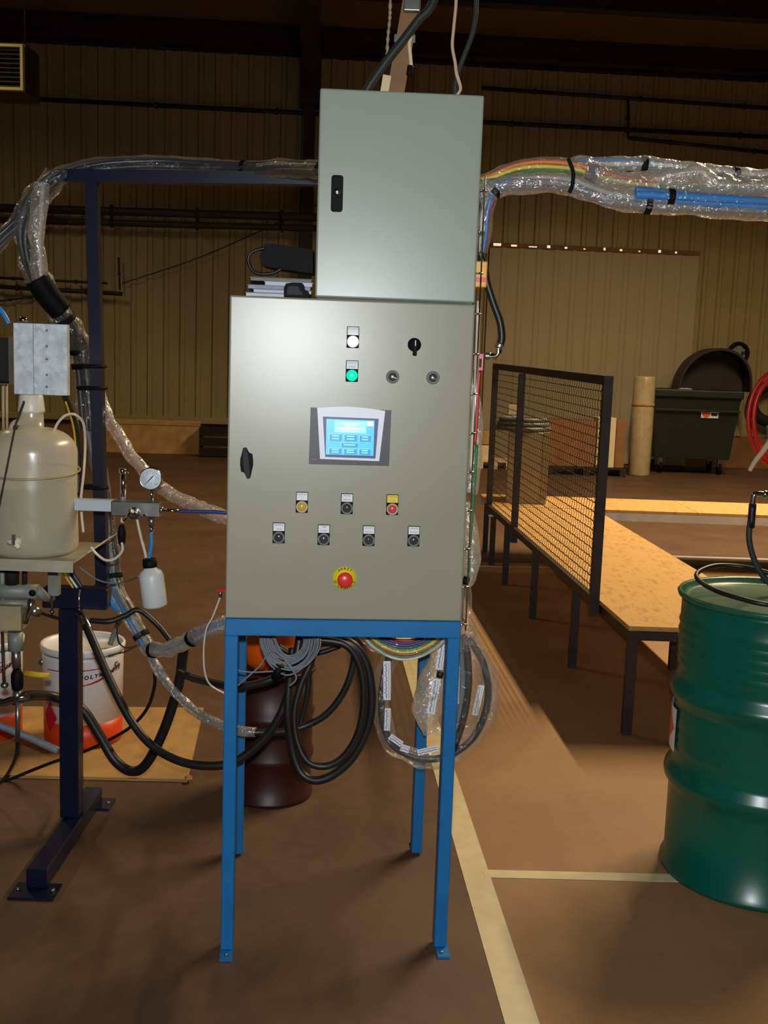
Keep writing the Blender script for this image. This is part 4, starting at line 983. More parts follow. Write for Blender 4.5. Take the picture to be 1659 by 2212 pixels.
# valve block with gauge on an aluminium bar
Yv = 2.98
t = thing('valve_manifold', at(290, 1100, Yv), 'steel valve block with a round pressure gauge on an aluminium bar', 'valve')
def V(px, py, y=0.0): return at(px, py, Yv + y)
a, b2 = V(150, 1081), V(243, 1109)
MB().box(a.x, b2.x, Yv + .03, Yv + .06, b2.z, a.z, .001, 1).build('bar', 'alu', t)
a, b2 = V(240, 1082), V(345, 1118)
MB().box(a.x, b2.x, Yv - .005, Yv + .035, b2.z, a.z, .003).build('block', 'steel', t)
MB().tube([V(266, 1083), V(266, 1070)], .008, 12).build('stub', 'castgrey', t)
MB().tube([V(266, 1072), V(266, 1020)], .0085, 16).build('relief_valve', 'chrome', t)
MB().tube([V(264, 1022), V(265, 1012)], .0105, 10).build('relief_cap', 'chrome', t)
MB().tube([V(262, 1021), V(277, 1022)], .003, 8).build('relief_arm', 'chrome', t)
MB().tube([V(327, 1083), V(327, 1056)], .006, 12).build('gauge_stem', 'chrome', t)
gc = V(326, 1034, -.012)
g = MB().lathe([(.0295, -.02), (.0318, -.012), (.0318, .004), (.0295, .007), (.0285, .004), (.0, .004)], gc, 'Y', 40).build('gauge', 'chrome', t, 'round pressure gauge with white dial')
MB().lathe([(.0283, .0042), (.0283, .0052), (0, .0052)], gc, 'Y', 40).build('dial', 'gaugeface', g)
GM = Matrix.Translation(gc + Vector((0, -.0058, 0)))
for k in range(19):
    a_ = math.radians(225 - 270 * k / 18); l_ = .0055 if k % 3 == 0 else .003
    MB(GM @ Matrix.Rotation(-a_, 4, 'Y')).box(.0245 - l_, .0245, 0, .0004, -.0004, .0004).build('tick', 'ink', g)
MB(GM @ Matrix.Rotation(-math.radians(47), 4, 'Y')).prism([(-.017, -.0008), (-.004, -.0012), (.008, -.0016), (.0155, 0), (.008, .0016), (-.004, .0012), (-.017, .0008)], -.0008, 0).build('needle', 'ink', g)
MB().tube([GM @ Vector((.015 * math.cos(a_), .0003, .015 * math.sin(a_))) for a_ in [math.radians(-30 + 240 * i / 20) for i in range(21)]], .0003, 4).build('inner_scale', 'ink', g)
for k, (txt, an) in enumerate((('0', 225), ('2', 171), ('4', 117), ('6', 63), ('8', 9), ('10', -45))):
    text_mesh(txt, .006, GM @ Matrix.Translation((.0195 * math.cos(math.radians(an)), 0, .0195 * math.sin(math.radians(an)))), 'numeral', 'ink', g)
text_mesh('bar', .0048, GM @ Matrix.Translation((.001, 0, -.014)), 'unit_text', 'pail_red', g)
MB().tube([V(292, 1108, -.06), V(292, 1108, -.004)], .0135, 18).build('valve_neck', 'castgrey', t)
MB().lathe([(.0165, 0), (.0168, .012), (.0145, .018), (.011, .012), (.008, .016), (.004, .024), (0, .026)], V(291, 1108, -.055), 'Y', 22).build('valve_ring', 'chrome', t)
MB().tube([V(286, 1104, -.08), V(278, 1112, -.07), V(268, 1122, -.05)], .006, 10).build('valve_spout', 'chrome', t)
MB().lathe([(.005, 0), (.005, .006), (.003, .010), (0, .011)], V(313, 1113, -.004), 'Y', 12).build('screw', 'chrome', t)
MB().tube([V(266, 1118), V(264, 1128)], .006, 10).build('drain_stub', 'plastic_white', t)
MB().lathe([(.005, -.035), (.010, -.026), (.012, .0), (.009, .018), (.006, .024)], V(263, 1152), n=10).build('drain_grip', 'black', t)
MB().tube([V(327, 1118), V(327, 1135)], .0095, 14).build('outlet', 'steel', t)
MB().tube([V(327, 1135), V(326, 1152)], .007, 12).build('outlet_nipple', 'chrome', t)
MB().tube([V(345, 1101), V(352, 1102)], .009, 12).build('side_nut', 'steel', t)
MB().tube([V(352, 1102), V(386, 1104)], .0045, 10).build('side_fitting', 'chrome', t)
MB().tube(pp([(386, 1104), (430, 1105), (470, 1106), (505, 1110)], Yv + .02, 5), .0048, 8).build('air_tube', 't_darkblue', None, 'thin blue air tube running from the valve block to the cabinet', 'tube')
# small hanging bottle
Yb = 2.95
c = at(329, 1262, Yb); MBot = Matrix.Translation(c) @ Matrix.Rotation(math.radians(-7), 4, 'Y')
zz0, zz1 = at(332, 1311, Yb).z - c.z, at(324, 1228, Yb).z - c.z
t = thing('sample_bottle', c + Vector((0, 0, zz0)), 'small white bottle with black cap hanging below the gauge', 'bottle')
MB(MBot).lathe([(.030, zz0), (.0345, zz0 + .006), (.0345, zz1 - .022), (.030, zz1 - .008), (.018, zz1), (.017, zz1 + .006)], n=32).build('body', 'milk', t)
MB(MBot).lathe([(.019, zz1 + .004), (.020, zz1 + .012), (.0185, zz1 + .028), (.012, zz1 + .030), (0, zz1 + .030)], n=24).build('cap', 'black', t)
MB().tube(pp([(326, 1150), (327, 1175), (322, 1205), (320, 1222)], Yb, 5), .0052, 8).build('feed_tube', 't_blue', None, 'short blue tube feeding the small hanging bottle', 'tube')
MB().tube(pp([(296, 1122), (303, 1155), (312, 1190), (318, 1218)], Yb + .015, 5), .004, 8).build('return_tube', 'clearhose', None, 'straight clear tube from the valve to the small bottle', 'tube')
MB().tube(pp([(263, 1172), (264, 1190), (248, 1207), (228, 1210), (208, 1196), (196, 1181)], 2.96, 6), .0038, 8).build('drain_tube', 'clearhose', None, 'curved clear drain tube below the valve block', 'tube')
MB().tube(pp([(116, 932, 3.0), (126, 912, 3.02), (143, 897, 3.04), (162, 896, 3.06), (180, 915, 3.1), (184, 960, 3.14), (181, 1020, 3.14), (175, 1075, 3.14), (176, 1110, 3.14), (180, 1150, 3.14)], None, 6), .004, 8).build('siphon_tube', 'clearhose', None, 'clear siphon tube arching from the carboy shoulder', 'tube')
MB().tube(pp([(140, 856, 3.09), (152, 885, 3.16), (164, 930, 3.2), (170, 1000, 3.22), (168, 1070, 3.22)], None, 6), .009, 8).build('power_cable', 'rubber', None, 'black power cable behind the carboy', 'cable')
MB().tube(pp([(142, 868, 3.07), (158, 920, 3.13), (163, 970, 3.16), (160, 1010, 3.18)], None, 6), .003, 6).build('earth_wire', 'yelhandle', None, 'thin yellow earth wire behind the carboy shoulder', 'wire')
for k, (m, dx, lab) in enumerate((('yelhandle', 0, 'yellow wire under the tray'), ('alu', 9, 'grey wire under the tray'), ('rubber', 20, 'thick black cable under the tray'))):
    MB().tube(pp([(126 + dx, 1212), (138 + dx, 1240), (158 + dx, 1270)], 3.26 + .01 * k, 5), (.003, .004, .011)[k], 8).build('wire' if k < 2 else 'power_cable', m, None, lab + ' reaching the navy crossbeam', 'wire' if k < 2 else 'cable')
MB().tube(pp([(170, 1225, 3.3), (205, 1250, 3.28), (240, 1260, 3.25), (275, 1255, 3.2), (300, 1245, 3.1)], None, 6), .003, 6).build('thin_tube', 'cable_grey', None, 'thin grey tube drooping behind the small bottle', 'tube')
MB().tube(pp([(236, 1150, 3.5), (248, 1190, 3.5), (252, 1240, 3.5)], None, 5), .012, 8).build('hose_piece', 'rubber', None, 'short dark hose standing right of the navy post', 'hose')
# red tap seen left of the cabinet
c = at(476, 1275, 2.95)
t = thing('red_tap', c, 'small red tap with thin tube left of the cabinet bottom', 'tap')
MB().box(c.x - .012, c.x + .02, 2.945, 2.955, c.z - .003, c.z + .003).build('handle', 'red', t)
MB().tube([c, at(476, 1290, 2.95)], .005, 10).build('body', 'steel', t)
MB().tube(pp([(476, 1288), (468, 1310), (458, 1335), (446, 1358), (440, 1400), (442, 1450), (455, 1480), (490, 1500)], 2.95, 5), .0028, 6).build('tube', 'clearhose', t)

# ================================================================== pails, floor sheet, brown drum
zs = .012
c4 = [fl(-180, 1676), fl(405, 1690), fl(440, 1534), fl(-180, 1530)]
t = MB().hexa([vz(p, .0005) for p in c4] + [vz(p, zs) for p in c4]).build('floor_board', 'plywood', None, 'tan chipboard sheet on the floor under the white pails', 'board')
fr0 = fl(398, 1683, zs); MB().hexa([fr0 + Vector(v) for v in ((0, 0, .0), (.03, 0, 0), (.02, .03, .0), (0, .03, 0), (.012, -.02, .004), (.03, -.012, .004), (.02, .03, .004), (0, .03, .004))]).build('torn_corner', 'cardboard', t)

def pail(c, rim_z, label):
    t_ = thing('plastic_pail', c, label, 'pail', 'white pails with an orange foot band')
    r0, r1 = .152, .157; h = rim_z - c.z
    MB().lathe([(r0 - .004, 0), (r0, .004), (r0 + .0005, .10)], c, n=56).build('foot_band', 'orange_pail', t_, 'orange band round the bottom')
    MB().lathe([(r0 + .0006, .1002), (r1, h - .05), (r1 + .001, h - .03)], c, n=56).build('body', 'white_pail', t_)
    MB().lathe([(r1 + .001, h - .03), (r1 + .006, h - .028), (r1 + .008, h - .006), (r1 + .004, h), (r1 - .006, h - .004), (r1 - .010, h - .018), (.0, h - .016)], c, n=56).build('lid', 'white_pail', t_)
    MB().lathe([(r1 + .0016, h - .034), (r1 + .003, h - .032), (r1 + .0016, h - .030)], c, n=56).build('lid_ring', 'steel', t_)
    for s_ in (-1, 1):
        a_ = math.radians(-90 + s_ * 68); q = c + Vector(((r1 + .002) * math.cos(a_), (r1 + .002) * math.sin(a_), h - .075))
        MB().lathe([(.014, -.003), (.012, .006), (0, .007)], q, 'Y', 14).build('handle_boss', 'steel', t_)
    def patch(a0, a1, f0, f1, nm, m, n=18, k=1.0):
        mb = MB(); vs = []
        for i in range(n + 1):
            u = i / n; a_ = math.radians(a0 + (a1 - a0) * u); rr_ = r0 + (r1 - r0) * .8 + .0022 * k
            for zz in (f0(u), f1(u)): vs.append(c + Vector((rr_ * math.cos(a_), rr_ * math.sin(a_), zz)))
        mb.add(vs, [(2 * i, 2 * i + 2, 2 * i + 3, 2 * i + 1) for i in range(n)], True); return mb.build(nm, m, t_)
    patch(-132, -40, lambda u: h - .088 + .012 * u, lambda u: h - .083 + .012 * u - .003 * abs(u - .5), 'red_swoosh', 'pail_red')
    patch(-92, -22, lambda u: h - .142 + .055 * u ** 2.2, lambda u: h - .140 + .055 * u ** 2.2 + .012 * max(0, math.sin(u * 2.6)) * u, 'red_swoosh', 'pail_red')
    patch(-141, -113, lambda u: h - .275 - .062 * (1 - abs(2 * u - 1)), lambda u: h - .275 + .062 * (1 - abs(2 * u - 1)), 'red_diamond', 'pail_red')
    for i, ch in enumerate('POLYMOUSSE'):
        a_ = math.radians(-77 + i * 6.8); rr_ = r0 + (r1 - r0) * .8 + .003
        M_ = Matrix.Translation(c + Vector((rr_ * math.cos(a_), rr_ * math.sin(a_), h - .109 + .0022 * i))) @ Matrix.Rotation(a_ + math.pi / 2, 4, 'Z')
        text_mesh(ch, .021, M_, 'letter', 'ink', t_, thick=.0011, shear=.15)
pf = fl(181, 1622, zs); PC = Vector((at(180, 1500, pf.y + .15).x, pf.y + .15, zs + .0005))
rimz = at(174, 1384, PC.y).z
pail(PC, rimz, 'white plastic pail with orange foot band and red diamond behind the navy post')
P2c = Vector((at(-38, 1500, PC.y + .02).x, PC.y + .02, zs + .0005))
pail(P2c, rimz, 'second white pail cut off by the left edge of the photo')
c = at(245, 1372, PC.y - .03)
MB().tube(pp([(262, 1335), (250, 1360), (238, 1392)], PC.y - .03, 4), .011, 10).build('drip_pipe', 'castgrey', None, 'grey pipe stub dipping into the white pail lid', 'pipe')

# brown drum with an orange tub on top
bf = fl(598, 1748); bz = at(598, 1452, bf.y + .06).z; BC = Vector((at(585, 1600, bf.y + .15).x - .003, bf.y + .15, 0)); br = .153
t = thing('brown_drum', BC, 'small dark red brown steel drum behind the blue stand', 'drum')
pr = [(br - .008, 0), (br + .003, .003), (br + .004, .014), (br - .003, .02)]
for zz in (.16, .31): pr += [(br - .003, zz - .02), (br + .003, zz - .008), (br + .004, zz), (br + .003, zz + .008), (br - .003, zz + .02)]
pr += [(br - .003, bz - .016)]
MB().lathe(pr, BC, n=56).build('shell', 'brown_drum', t)
MB().lathe([(br - .003, bz - .016), (br + .004, bz - .012), (br + .004, bz - .002), (br - .002, bz), (br - .008, bz - .012), (0, bz - .012)], BC, n=56).build('lid', 'brown_drum', t)
oc = Vector((at(582, 1430, BC.y).x, BC.y, bz - .0115))
t = thing('orange_tub', oc, 'bright orange plastic tub standing on the brown drum', 'tub')
MB().lathe([(.05, 0), (.075, .012), (.092, .035), (.100, .07), (.104, .14), (.108, .20)], oc, n=40).build('tub', 'orange', t)
MB().lathe([(.108, .20), (.114, .202), (.114, .210), (.106, .210), (.102, .195), (.0, .19)], oc, n=40).build('rim', 'orange', t)

# ================================================================== hoses and cables
def hose(name, label, path, r, m='rubber', Y=None, per=8, cat='hose'):
    return MB().tube(pp(path, Y, per), r, 12).build(name, m, None, label, cat)
h1 = hose('thick_hose', 'thick black hose hanging in a low loop in front of the white pail', [(30, 1512, 3.2), (62, 1503, 3.28), (100, 1503, 3.42), (140, 1512, 3.46), (180, 1535, 3.47), (215, 1588, 3.47), (248, 1642, 3.46), (284, 1666, 3.44), (316, 1650, 3.42), (352, 1582, 3.40), (380, 1500, 3.38), (390, 1455, 3.37), (394, 1420, 3.36), (400, 1385, 3.34)], .0165)
t = thing('supply_hose', at(300, 1600, 3.2), 'long black hose with chrome ferrule sagging from navy frame to blue stand', 'hose')
MB().tube(pp([(186, 1352, 3.24), (205, 1395, 3.2), (240, 1475, 3.15), (285, 1560, 3.1), (335, 1616, 3.06), (400, 1648, 3.02), (470, 1654, 3.0), (520, 1638, 3.0), (575, 1590, 3.0), (612, 1530, 3.0), (628, 1460, 3.02), (632, 1400, 3.05)], None), .0125, 12).build('hose', 'rubber', t)
MB().tube(pp([(168, 1322, 3.29), (178, 1335, 3.26), (192, 1362, 3.235)], None, 5), .0135, 14).build('ferrule', 'chrome', t)
hose('black_hose', 'short black hose from the junction across the blue leg', [(388, 1452, 3.34), (420, 1466, 3.25), (470, 1478, 3.1), (510, 1484, 3.02), (560, 1476, 3.0), (600, 1460, 3.0), (650, 1420, 3.02), (700, 1385, 3.05)], .012)
hose('thin_cable', 'thin black cable looping across the pail foot to the floor', [(332, 1440, 3.38), (334, 1480, 3.42), (318, 1530, 3.5), (285, 1568, 3.56), (240, 1596, 3.62), (180, 1624, 3.66), (110, 1648, 3.7), (40, 1676, 3.74), (-40, 1710, 3.72)], .0058, cat='cable')
hose('thin_cable', 'thin black cable dropping at the left edge over the board', [(38, 1600, 3.13), (36, 1625, 3.2), (26, 1655, 3.35), (4, 1688, 3.5), (-30, 1712, 3.6)], .0058, cat='cable')
hose('thin_cable', 'thin black cable fanning from the junction to the pail rim', [(330, 1405, 3.38), (300, 1395, 3.5), (270, 1408, 3.7), (235, 1416, 3.9)], .003, cat='cable')
hose('thin_cable', 'dark cable running under the navy crossbeam to the junction', [(195, 1340, 3.36), (235, 1342, 3.36), (270, 1330, 3.38), (300, 1318, 3.40), (340, 1350, 3.40), (368, 1385, 3.38)], .009, cat='cable')
hose('blue_wire', 'thin blue wire curling over the pail lid', [(252, 1345, 3.6), (256, 1385, 3.7), (275, 1400, 3.6), (310, 1388, 3.45)], .0028, 'navy', cat='wire')
hose('blue_tube', 'short blue tube at the right end of the navy crossbeam', [(232, 1282, 3.36), (244, 1306, 3.36), (252, 1318, 3.37)], .009, 't_blue', cat='tube')
hose('earth_lead', 'short brown lead under the navy crossbeam', [(84, 1322, 3.2), (105, 1330, 3.26), (126, 1336, 3.3)], .005, 'darksteel', cat='wire')
# loops hanging under the stand
hose('hanging_hose', 'outermost of the black hose loops hanging under the stand', [(650, 1392, 3.02), (700, 1388, 2.98), (755, 1388, 2.96), (790, 1430, 2.96), (803, 1500, 2.96), (795, 1570, 2.96), (765, 1632, 2.96), (722, 1672, 2.96), (680, 1686, 2.96), (648, 1666, 2.97), (630, 1610, 2.98), (622, 1540, 2.98), (626, 1470, 2.99), (640, 1420, 3.0), (648, 1372, 3.02)], .0125)
hose('hanging_hose', 'second black hose loop nested inside the outermost one', [(690, 1382, 2.92), (748, 1394, 2.92), (778, 1440, 2.92), (786, 1510, 2.92), (775, 1580, 2.92), (745, 1632, 2.92), (705, 1655, 2.92), (665, 1645, 2.92), (642, 1600, 2.93), (636, 1540, 2.94), (650, 1480, 2.95), (672, 1430, 2.96), (684, 1378, 2.98)], .0105)
hose('hanging_hose', 'black hose curving from the stand rail down across the brown drum', [(765, 1384, 3.08), (764, 1430, 3.08), (745, 1490, 3.08), (708, 1540, 3.08), (660, 1568, 3.08), (610, 1580, 3.06), (560, 1582, 3.04), (535, 1582, 3.04)], .0105)
hose('hanging_hose', 'black hose hanging straight down in front of the brown drum', [(668, 1380, 3.1), (668, 1440, 3.1), (664, 1500, 3.1), (650, 1560, 3.1), (638, 1610, 3.09)], .0095)
hose('hanging_hose', 'short black hose crossing behind the grey cable coil', [(600, 1395, 3.12), (640, 1415, 3.12), (690, 1410, 3.12), (735, 1395, 3.12)], .008)
# grey cable coil
t = thing('cable_coil', at(625, 1470, 2.84), 'coil of thin grey cable tied up under the stand rail', 'cable')
for k in range(22):
    j = lambda s_: rnd.uniform(-s_, s_)
    w_ = 62 - k * 1.3 + j(4); dpt = 88 - k * 1.6 + j(5); cxp = 626 + j(5); y_ = 2.83 + .0022 * k + j(.004)
    pts = [(cxp - w_ + j(2), 1366), (cxp - w_ + j(3), 1366 + dpt * .35), (cxp - w_ * .62 + j(3), 1366 + dpt * .8), (cxp + j(4), 1366 + dpt + j(3)), (cxp + w_ * .62 + j(3), 1366 + dpt * .82), (cxp + w_ + j(3), 1366 + dpt * .4), (cxp + w_ + j(2), 1366)]
    MB().tube(pp(pts, y_, 5), .0026, 6).build('strand', 'cable_grey', t)
for pts in ([(640, 1452), (590, 1405), (560, 1440), (520, 1475), (505, 1490)], [(500, 1445), (540, 1452), (590, 1450)], [(588, 1372), (612, 1420), (640, 1462), (625, 1482)]):
    MB().tube(pp(pts, 2.82, 5), .0026, 6).build('loose_end', 'cable_grey', t)
MB().tube([at(606, 1436, 2.835), at(600, 1452, 2.835), at(594, 1462, 2.845)], .012, 10).build('cable_tie', 'black', t)
# coil of coloured tubing in film under the stand rail
t = thing('tubing_coil', at(880, 1410, 2.9), 'arc of coloured tubes in clear film under the stand rail', 'tubing')
for k, m in enumerate(('t_white', 't_green', 't_red', 't_yellow', 't_green', 't_violet', 't_darkblue', 't_violet', 't_red')):
    d_ = 56 - k * 5; w_ = 94 - k * 5
    y_ = 2.90 + .004 * (k % 3)
    MB().tube(pp([(874 - w_, 1368), (874 - w_ * .72, 1368 + d_ * .52), (874 - w_ * .3, 1368 + d_ * .93), (874 + 8, 1368 + d_), (874 + w_ * .45, 1368 + d_ * .83), (874 + w_ * .8, 1368 + d_ * .45), (874 + w_, 1368)], y_, 5), .0042, 8).build('tube', m, t)
fpth = pp([(784, 1364), (812, 1390), (850, 1402), (890, 1403), (930, 1392), (970, 1364)], 2.905, 6)
MB().tube(fpth, .023, 16, caps=False, rf=crumple(4, .25, 26)).build('film_sleeve', 'film', t, 'clear film sleeve')
# hose loop in a clear bag at the right leg
t = thing('bagged_hose', at(930, 1640, 3.0), 'black hose loop in a clear printed film bag by the right legs of the stand', 'hose')
loopA = [(848, 1400), (832, 1450), (824, 1510), (828, 1565), (848, 1608), (885, 1632), (930, 1640), (975, 1630), (1018, 1598), (1045, 1550), (1055, 1495), (1046, 1440), (1030, 1405), (1012, 1380)]
LA = pp(loopA, 2.99)
MB().tube(LA, .0105, 10).build('hose', 'rubber', t)
MB().tube(pp([(1002, 1372), (1010, 1420), (1012, 1480), (1004, 1540), (990, 1590), (978, 1622)], 2.96), .0105, 10).build('hose', 'rubber', t)
MB().tube(pp([(992, 1376), (998, 1430), (998, 1500), (988, 1560)], 2.985), .008, 10).build('hose', 'cable_grey', t)
MB().tube(LA, .026, 18, caps=False, rf=crumple(7, .45, 20)).build('film_bag', 'film', t, 'crinkled clear film bag')
MB().tube(pp([(1000, 1355), (1012, 1400), (1014, 1470), (1004, 1540), (990, 1600)], 2.965), .036, 18, caps=False, rf=crumple(11, .5, 18)).build('film_bag', 'film', t, 'crinkled clear film bag')
MB().tube(pp([(950, 1385), (945, 1440), (930, 1500), (922, 1550), (930, 1580)], 3.0), lambda u: .012 + .03 * math.sin(min(1, u * 1.1) * math.pi * .8), 18, caps=False, rf=crumple(13, .45, 20)).build('film_bag', 'film_milky', t, 'crumpled milky end of the bag')
MB().tube(pp([(1030, 1400), (1060, 1450), (1068, 1500), (1052, 1570)], 2.99), .016, 14, caps=False, rf=crumple(17, .5, 20)).build('film_bag', 'film', t)
def labelstrip(a, b, wpx, Y, marks, m2='ink_blue'):
    A_, B_ = at(*a, Y), at(*b, Y); d = (B_ - A_); L_ = d.length; d.normalize(); n = Vector((0, -1, 0)); u = d.cross(n).normalized() * (wpx / 780 / 2)
    lb_ = MB().hexa([A_ - u, A_ + u, B_ + u, B_ - u, A_ - u + n * .001, A_ + u + n * .001, B_ + u + n * .001, B_ - u + n * .001]).build('printed_label', 'white_label', t, 'white printed label')
    P_ = []
    nn = marks * 4
    for i in range(nn + 1):
        q_ = A_ + d * (L_ * (.06 + .88 * i / nn)); P_.append(q_ + u * (.15 + (.45 if i % 2 else -.1) * (.6 + .4 * math.sin(i * 1.9))) + n * .0022)
    MB().tube(P_, .0011, 4).build('print_line', m2, lb_)
    MB().tube([A_ + d * (L_ * .06) - u * .5 + n * .0022, A_ + d * (L_ * .94) - u * .5 + n * .0022], .0006, 4).build('print_line', m2, lb_)
Ylab = 2.955
labelstrip((836, 1428), (836, 1512), 16, Ylab, 5); labelstrip((838, 1530), (836, 1578), 13, Ylab, 3)
labelstrip((842, 1590), (868, 1608), 14, Ylab, 2); labelstrip((866, 1614), (884, 1620), 16, Ylab, 2)
labelstrip((902, 1626), (946, 1616), 14, Ylab, 4, 'ink'); labelstrip((957, 1392), (948, 1446), 15, Ylab, 5); labelstrip((944, 1466), (930, 1542), 17, Ylab, 6)
labelstrip((1040, 1480), (1026, 1545), 14, Ylab, 5, 'cable_grey'); labelstrip((990, 1440), (988, 1520), 7, Ylab, 3, 'cable_grey')
MB().tube([at(952, 1450, Ylab), at(949, 1463, Ylab)], .010, 10).build('tape_band', 'rubber', t)

# ================================================================== right hand bundle, cable tray and fittings
Yr = 2.87
bundle('tube_bundle', 'orange yellow and green tubes in clear film leaving the upper cabinet rightwards', [(1030, 398, Yr), (1072, 384, Yr), (1115, 366, Yr), (1170, 358, Yr), (1240, 362, Yr), (1290, 376, Yr), (1345, 390, Yr), (1420, 398, Yr), (1520, 398, Yr), (1610, 404, Yr), (1720, 408, Yr)], .021, ['t_orange', 't_yellow', 't_green', 't_red', 't_white'], (.47, .49), 'film', .3, seed=31, tr=.0055)
MB().tube(pp([(1262, 366), (1310, 384), (1360, 394), (1430, 398), (1520, 400), (1610, 404), (1720, 408)], Yr - .004), .0275, 20, caps=False, rf=crumple(61, .35, 24)).build('film_wrap', 'film_milky', None, 'milky film wrapped over the middle strand of the right bundle', 'film')
bundle('tube_bundle', 'uppermost film wrapped strand of the right hand tube bundle', [(1225, 362, Yr + .01), (1265, 353, Yr + .01), (1330, 353, Yr + .01), (1400, 356, Yr + .01), (1470, 364, Yr + .01), (1560, 374, Yr + .01), (1620, 380, Yr + .01), (1720, 384, Yr + .01)], .019, ['t_blue', 't_white', 't_teal'], (.42, .80), 'film_milky', .4, seed=34, tr=.006)
bundle('tube_bundle', 'lowest sagging strand of the right hand bundle with blue tube', [(1030, 425, Yr - .02), (1085, 402, Yr - .02), (1150, 396, Yr - .02), (1225, 398, Yr - .02), (1275, 414, Yr - .02), (1330, 430, Yr - .02), (1410, 440, Yr - .02), (1500, 444, Yr - .02), (1600, 452, Yr - .02), (1720, 460, Yr - .02)], .027, ['t_white', 'cable_grey', 'rubber_grey', 'cable_grey', 't_white'], (.66,), 'film_milky', .3, seed=37, tr=.007)
bundle('tube_bundle', 'bright blue tube strand along the lower right bundle', [(1372, 418, Yr - .045), (1440, 424, Yr - .045), (1520, 430, Yr - .045), (1610, 436, Yr - .045), (1720, 442, Yr - .045)], .019, ['t_blue', 't_blue', 't_blue'], (.3,), 'film', .2, seed=41, tr=.0095)
bundle('tube_bundle', 'crumpled milky film hanging over the middle of the right bundle', [(1420, 392, Yr - .03), (1470, 380, Yr - .035), (1510, 376, Yr - .035), (1545, 400, Yr - .03), (1600, 404, Yr - .03), (1680, 402, Yr - .03)], .021, ['t_white'], (), 'film_milky', .55, seed=44, tr=.004)
pth = pp([(1228, 342), (1238, 372), (1236, 400), (1230, 416)], Yr - .05, 6)
MB().tube(pth, .005, 8).build('cable_tie', 'black', None, 'large black tie strapped around the whole right hand bundle', 'strap')
bundle('tube_bundle', 'film wrapped tubes with blue print turning down beside the upper cabinet', [(1105, 392, Yr - .03), (1080, 404, Yr - .03), (1062, 425, Yr - .03), (1050, 460, Yr - .03), (1046, 505, Yr - .02), (1040, 545, Yr - .01)], .018, ['t_red', 't_blue', 't_white'], (.33,), 'film', .35, seed=47, tr=.005)
# wire cable tray on the right flank of the cabinets
t = thing('wire_tray', TM @ Vector((.325, .12, .86)), 'chrome wire cable tray running up the right side of the cabinets', 'tray')
WZ0, WZ1 = .86, 2.02
for (x, y) in ((.3215, .07), (.3215, .13), (.3215, .19), (.302, .05), (.302, .21)):
    MB(TM).tube([(x + .003, y, WZ0), (x, y, WZ1)], .0022, 8).build('long_wire', 'chrome', t)
for k in range(12):
    z = WZ0 + .02 + k * .1
    MB(TM).tube([(.302, .05, z), (.323, .052, z), (.3235, .07, z), (.3235, .19, z), (.323, .208, z), (.302, .21, z)], .0022, 6).build('cross_wire', 'chrome', t)
for k, (pts, m, r_, lab) in enumerate((([(1036, 800), (1032, 850), (1030, 905), (1026, 960)], 't_red', .004, 'thin red tube in the wire tray'), ([(1030, 960), (1024, 1060), (1016, 1160), (1012, 1250)], 't_green', .004, 'thin green tube low in the wire tray'), ([(1034, 650), (1030, 780), (1022, 930), (1018, 1010)], 'clearhose', .006, 'pale tube in the upper wire tray'))):
    MB().tube(pp(pts, 2.80, 5), r_, 8).build('tray_tube', m, None, lab, 'tube')
MB().tube(pp([(1022, 830), (1028, 900), (1024, 980), (1018, 1040), (1012, 1062)], 2.82, 6), lambda u: .012 + .014 * u, 16, caps=False, rf=crumple(23, .25, 22)).build('film_sleeve', 'film_milky', None, 'milky film sleeve hanging in the wire tray beside the screen', 'film')
MB().tube(pp([(1008, 1085), (1016, 1150), (1018, 1200), (1012, 1250), (1004, 1262)], 2.82, 6), lambda u: .010 + .016 * math.sin(u * math.pi), 16, caps=False, rf=crumple(27, .25, 22)).build('film_sleeve', 'film_milky', None, 'bulging film sleeve low on the right side of the cabinet', 'film')
MB().tube([at(1000, 1252, 2.80), at(1012, 1256, 2.80)], .011, 10).build('tape_band', 'black', None, 'black tape band at the foot of the film sleeve', 'tape')
MB().tube(pp([(1008, 1262), (1008, 1320), (1012, 1370), (1014, 1400)], 2.84, 6), lambda u: .010 + .02 * u, 16, caps=False, rf=crumple(29, .4, 20)).build('film_sleeve', 'film', None, 'lowest clear film sleeve beside the blue stand corner', 'film')
# black side hose with elbow and red valve
t = thing('side_hose', at(1075, 770, 2.84), 'black hose with steel elbow curving down the right of the cabinet', 'hose')
MB().tube(pp([(1036, 545), (1046, 575), (1052, 610), (1066, 655), (1080, 695), (1084, 730), (1078, 752)], 2.85), .0098, 12).build('hose', 'rubber', t)
MB().tube(pp([(1082, 742), (1076, 752)], 2.85, 3), .012, 12).build('nut', 'steel', t)
MB().tube(pp([(1077, 750), (1076, 764), (1068, 770), (1056, 770)], 2.85, 4), .0085, 12).build('elbow', 'chrome', t)
MB().tube(pp([(1060, 769), (1046, 769)], 2.85, 3), .0095, 6).build('hex', 'steel', t)
MB().tube(pp([(1046, 769), (1030, 769)], 2.85, 3), .006, 10).build('nipple', 'chrome', t)
a, b2 = at(1025, 764, 2.80), at(1043, 800, 2.80)
MB().ring([(a.x, b2.z), (b2.x, b2.z), (b2.x, a.z), (a.x, a.z)], [(a.x + .009, b2.z + .007), (b2.x - .004, b2.z + .007), (b2.x - .004, a.z - .012), (a.x + .009, a.z - .012)], 2.80, 2.81).build('lockout_tag', 'red', None, 'red plastic lockout tag on the right side of the cabinet', 'tag')

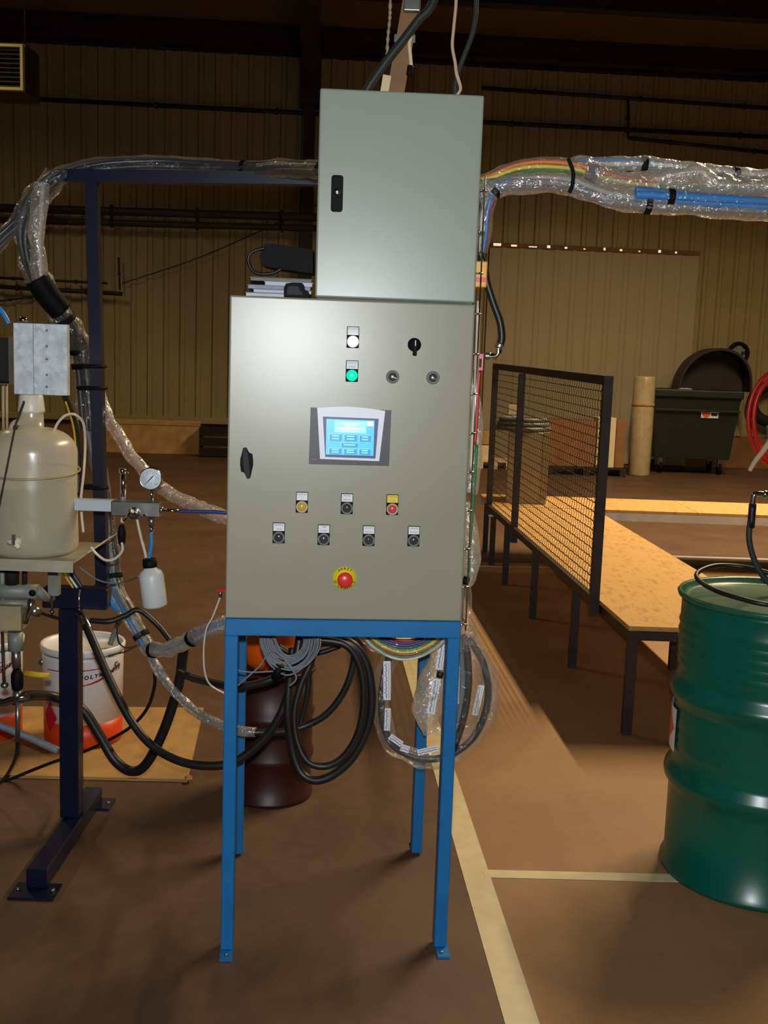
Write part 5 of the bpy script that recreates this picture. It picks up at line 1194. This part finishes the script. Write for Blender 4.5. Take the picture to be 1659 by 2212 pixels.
# ================================================================== cables dropping from the roof above the cabinet
Yk = 3.05
ztop_ = 6.9
t = thing('timber_drop', at(850, 200, Yk), 'tan timber strut rising behind the upper cabinet to the roof', 'timber')
p0, p1 = at(852, 215, Yk), at(884, 30, Yk); dirn = (p1 - p0).normalized()
p2 = p0 + dirn * ((ztop_ - p0.z) / dirn.z)
p_ = p0 - dirn * .12
bar(p_, p2, .046, .02, Vector((0, 1, 0))).build('strut', 'wood', t)
bar(p_ + Vector((-.03, -.008, 0)), p_ + Vector((-.03, -.008, 0)) + dirn * .18, .022, .008, Vector((0, 1, 0))).build('splint', 'foamwhite', t)
for dz_ in (.155, .29): q = p0 + dirn * dz_; bar(q - Vector((.028, .014, 0)), q + Vector((.028, -.014, .0)), .003, .02).build('metal_strap', 'steel', t)
def upto(pts, Y): # pixel path bottom->top then straight on to the roof
    P_ = [at(q[0], q[1], Y) for q in pts]; d = (P_[-1] - P_[-2]).normalized(); d = (d + Vector((0, 0, 2.5))).normalized()
    q_ = P_[-1]; L_ = (ztop_ - q_.z) / d.z; path_ = cr(P_ + [q_ + d * .12], 8); return path_ + [q_ + d * (.12 + (L_ - .12) * i / 12) for i in range(1, 13)]
MB().tube(upto([(775, 225), (800, 182), (835, 132), (870, 88), (905, 42), (935, 5)], Yk - .06), .0115, 10).build('roof_hose', 'cable_dgreen', None, 'dark corrugated hose slanting up across the timber strut', 'hose')
MB().tube(upto([(836, 120), (838, 80), (842, 40), (843, 5)], Yk - .03), .004, 8, rf=lambda i, j, p: 1 + .35 * math.sin(i * 2.0)).build('pull_chain', 'bronze', None, 'pale bead chain hanging left of the timber strut', 'chain')
t = thing('cord_pull_switch', at(886, 160, Yk - .04), 'cream pull cord with black end hanging right of the strut', 'cord')
MB().tube(pp([(888, 142), (886, 120), (884, 95), (888, 78)], Yk - .04, 5), .005, 8).build('cord', 'foamwhite', t)
MB().tube(pp([(884, 163), (887, 142)], Yk - .04, 4), .0085, 10).build('end', 'black', t)
q = at(892, 12, Yk - .03); MB().box(q.x - .025, q.x + .02, q.y - .012, q.y + .012, q.z - .016, q.z + .04, .003).build('junction_box', 'steel', None, 'small metal junction box at the top of the strut', 'box')
MB().tube(upto([(985, 208), (994, 195), (993, 182), (986, 160), (983, 135), (977, 100), (980, 60), (984, 20), (985, 4)], Yk - .1), .0042, 8).build('roof_cable', 'cable_white', None, 'thin pale pink cable rising from the upper cabinet top', 'cable')
MB().tube(upto([(982, 205), (985, 180), (992, 150), (1005, 115), (1020, 75), (1027, 40), (1029, 4)], Yk - .06), .006, 8).build('roof_cable', 'cable_dgreen', None, 'dark green cable rising from the upper cabinet top', 'cable')
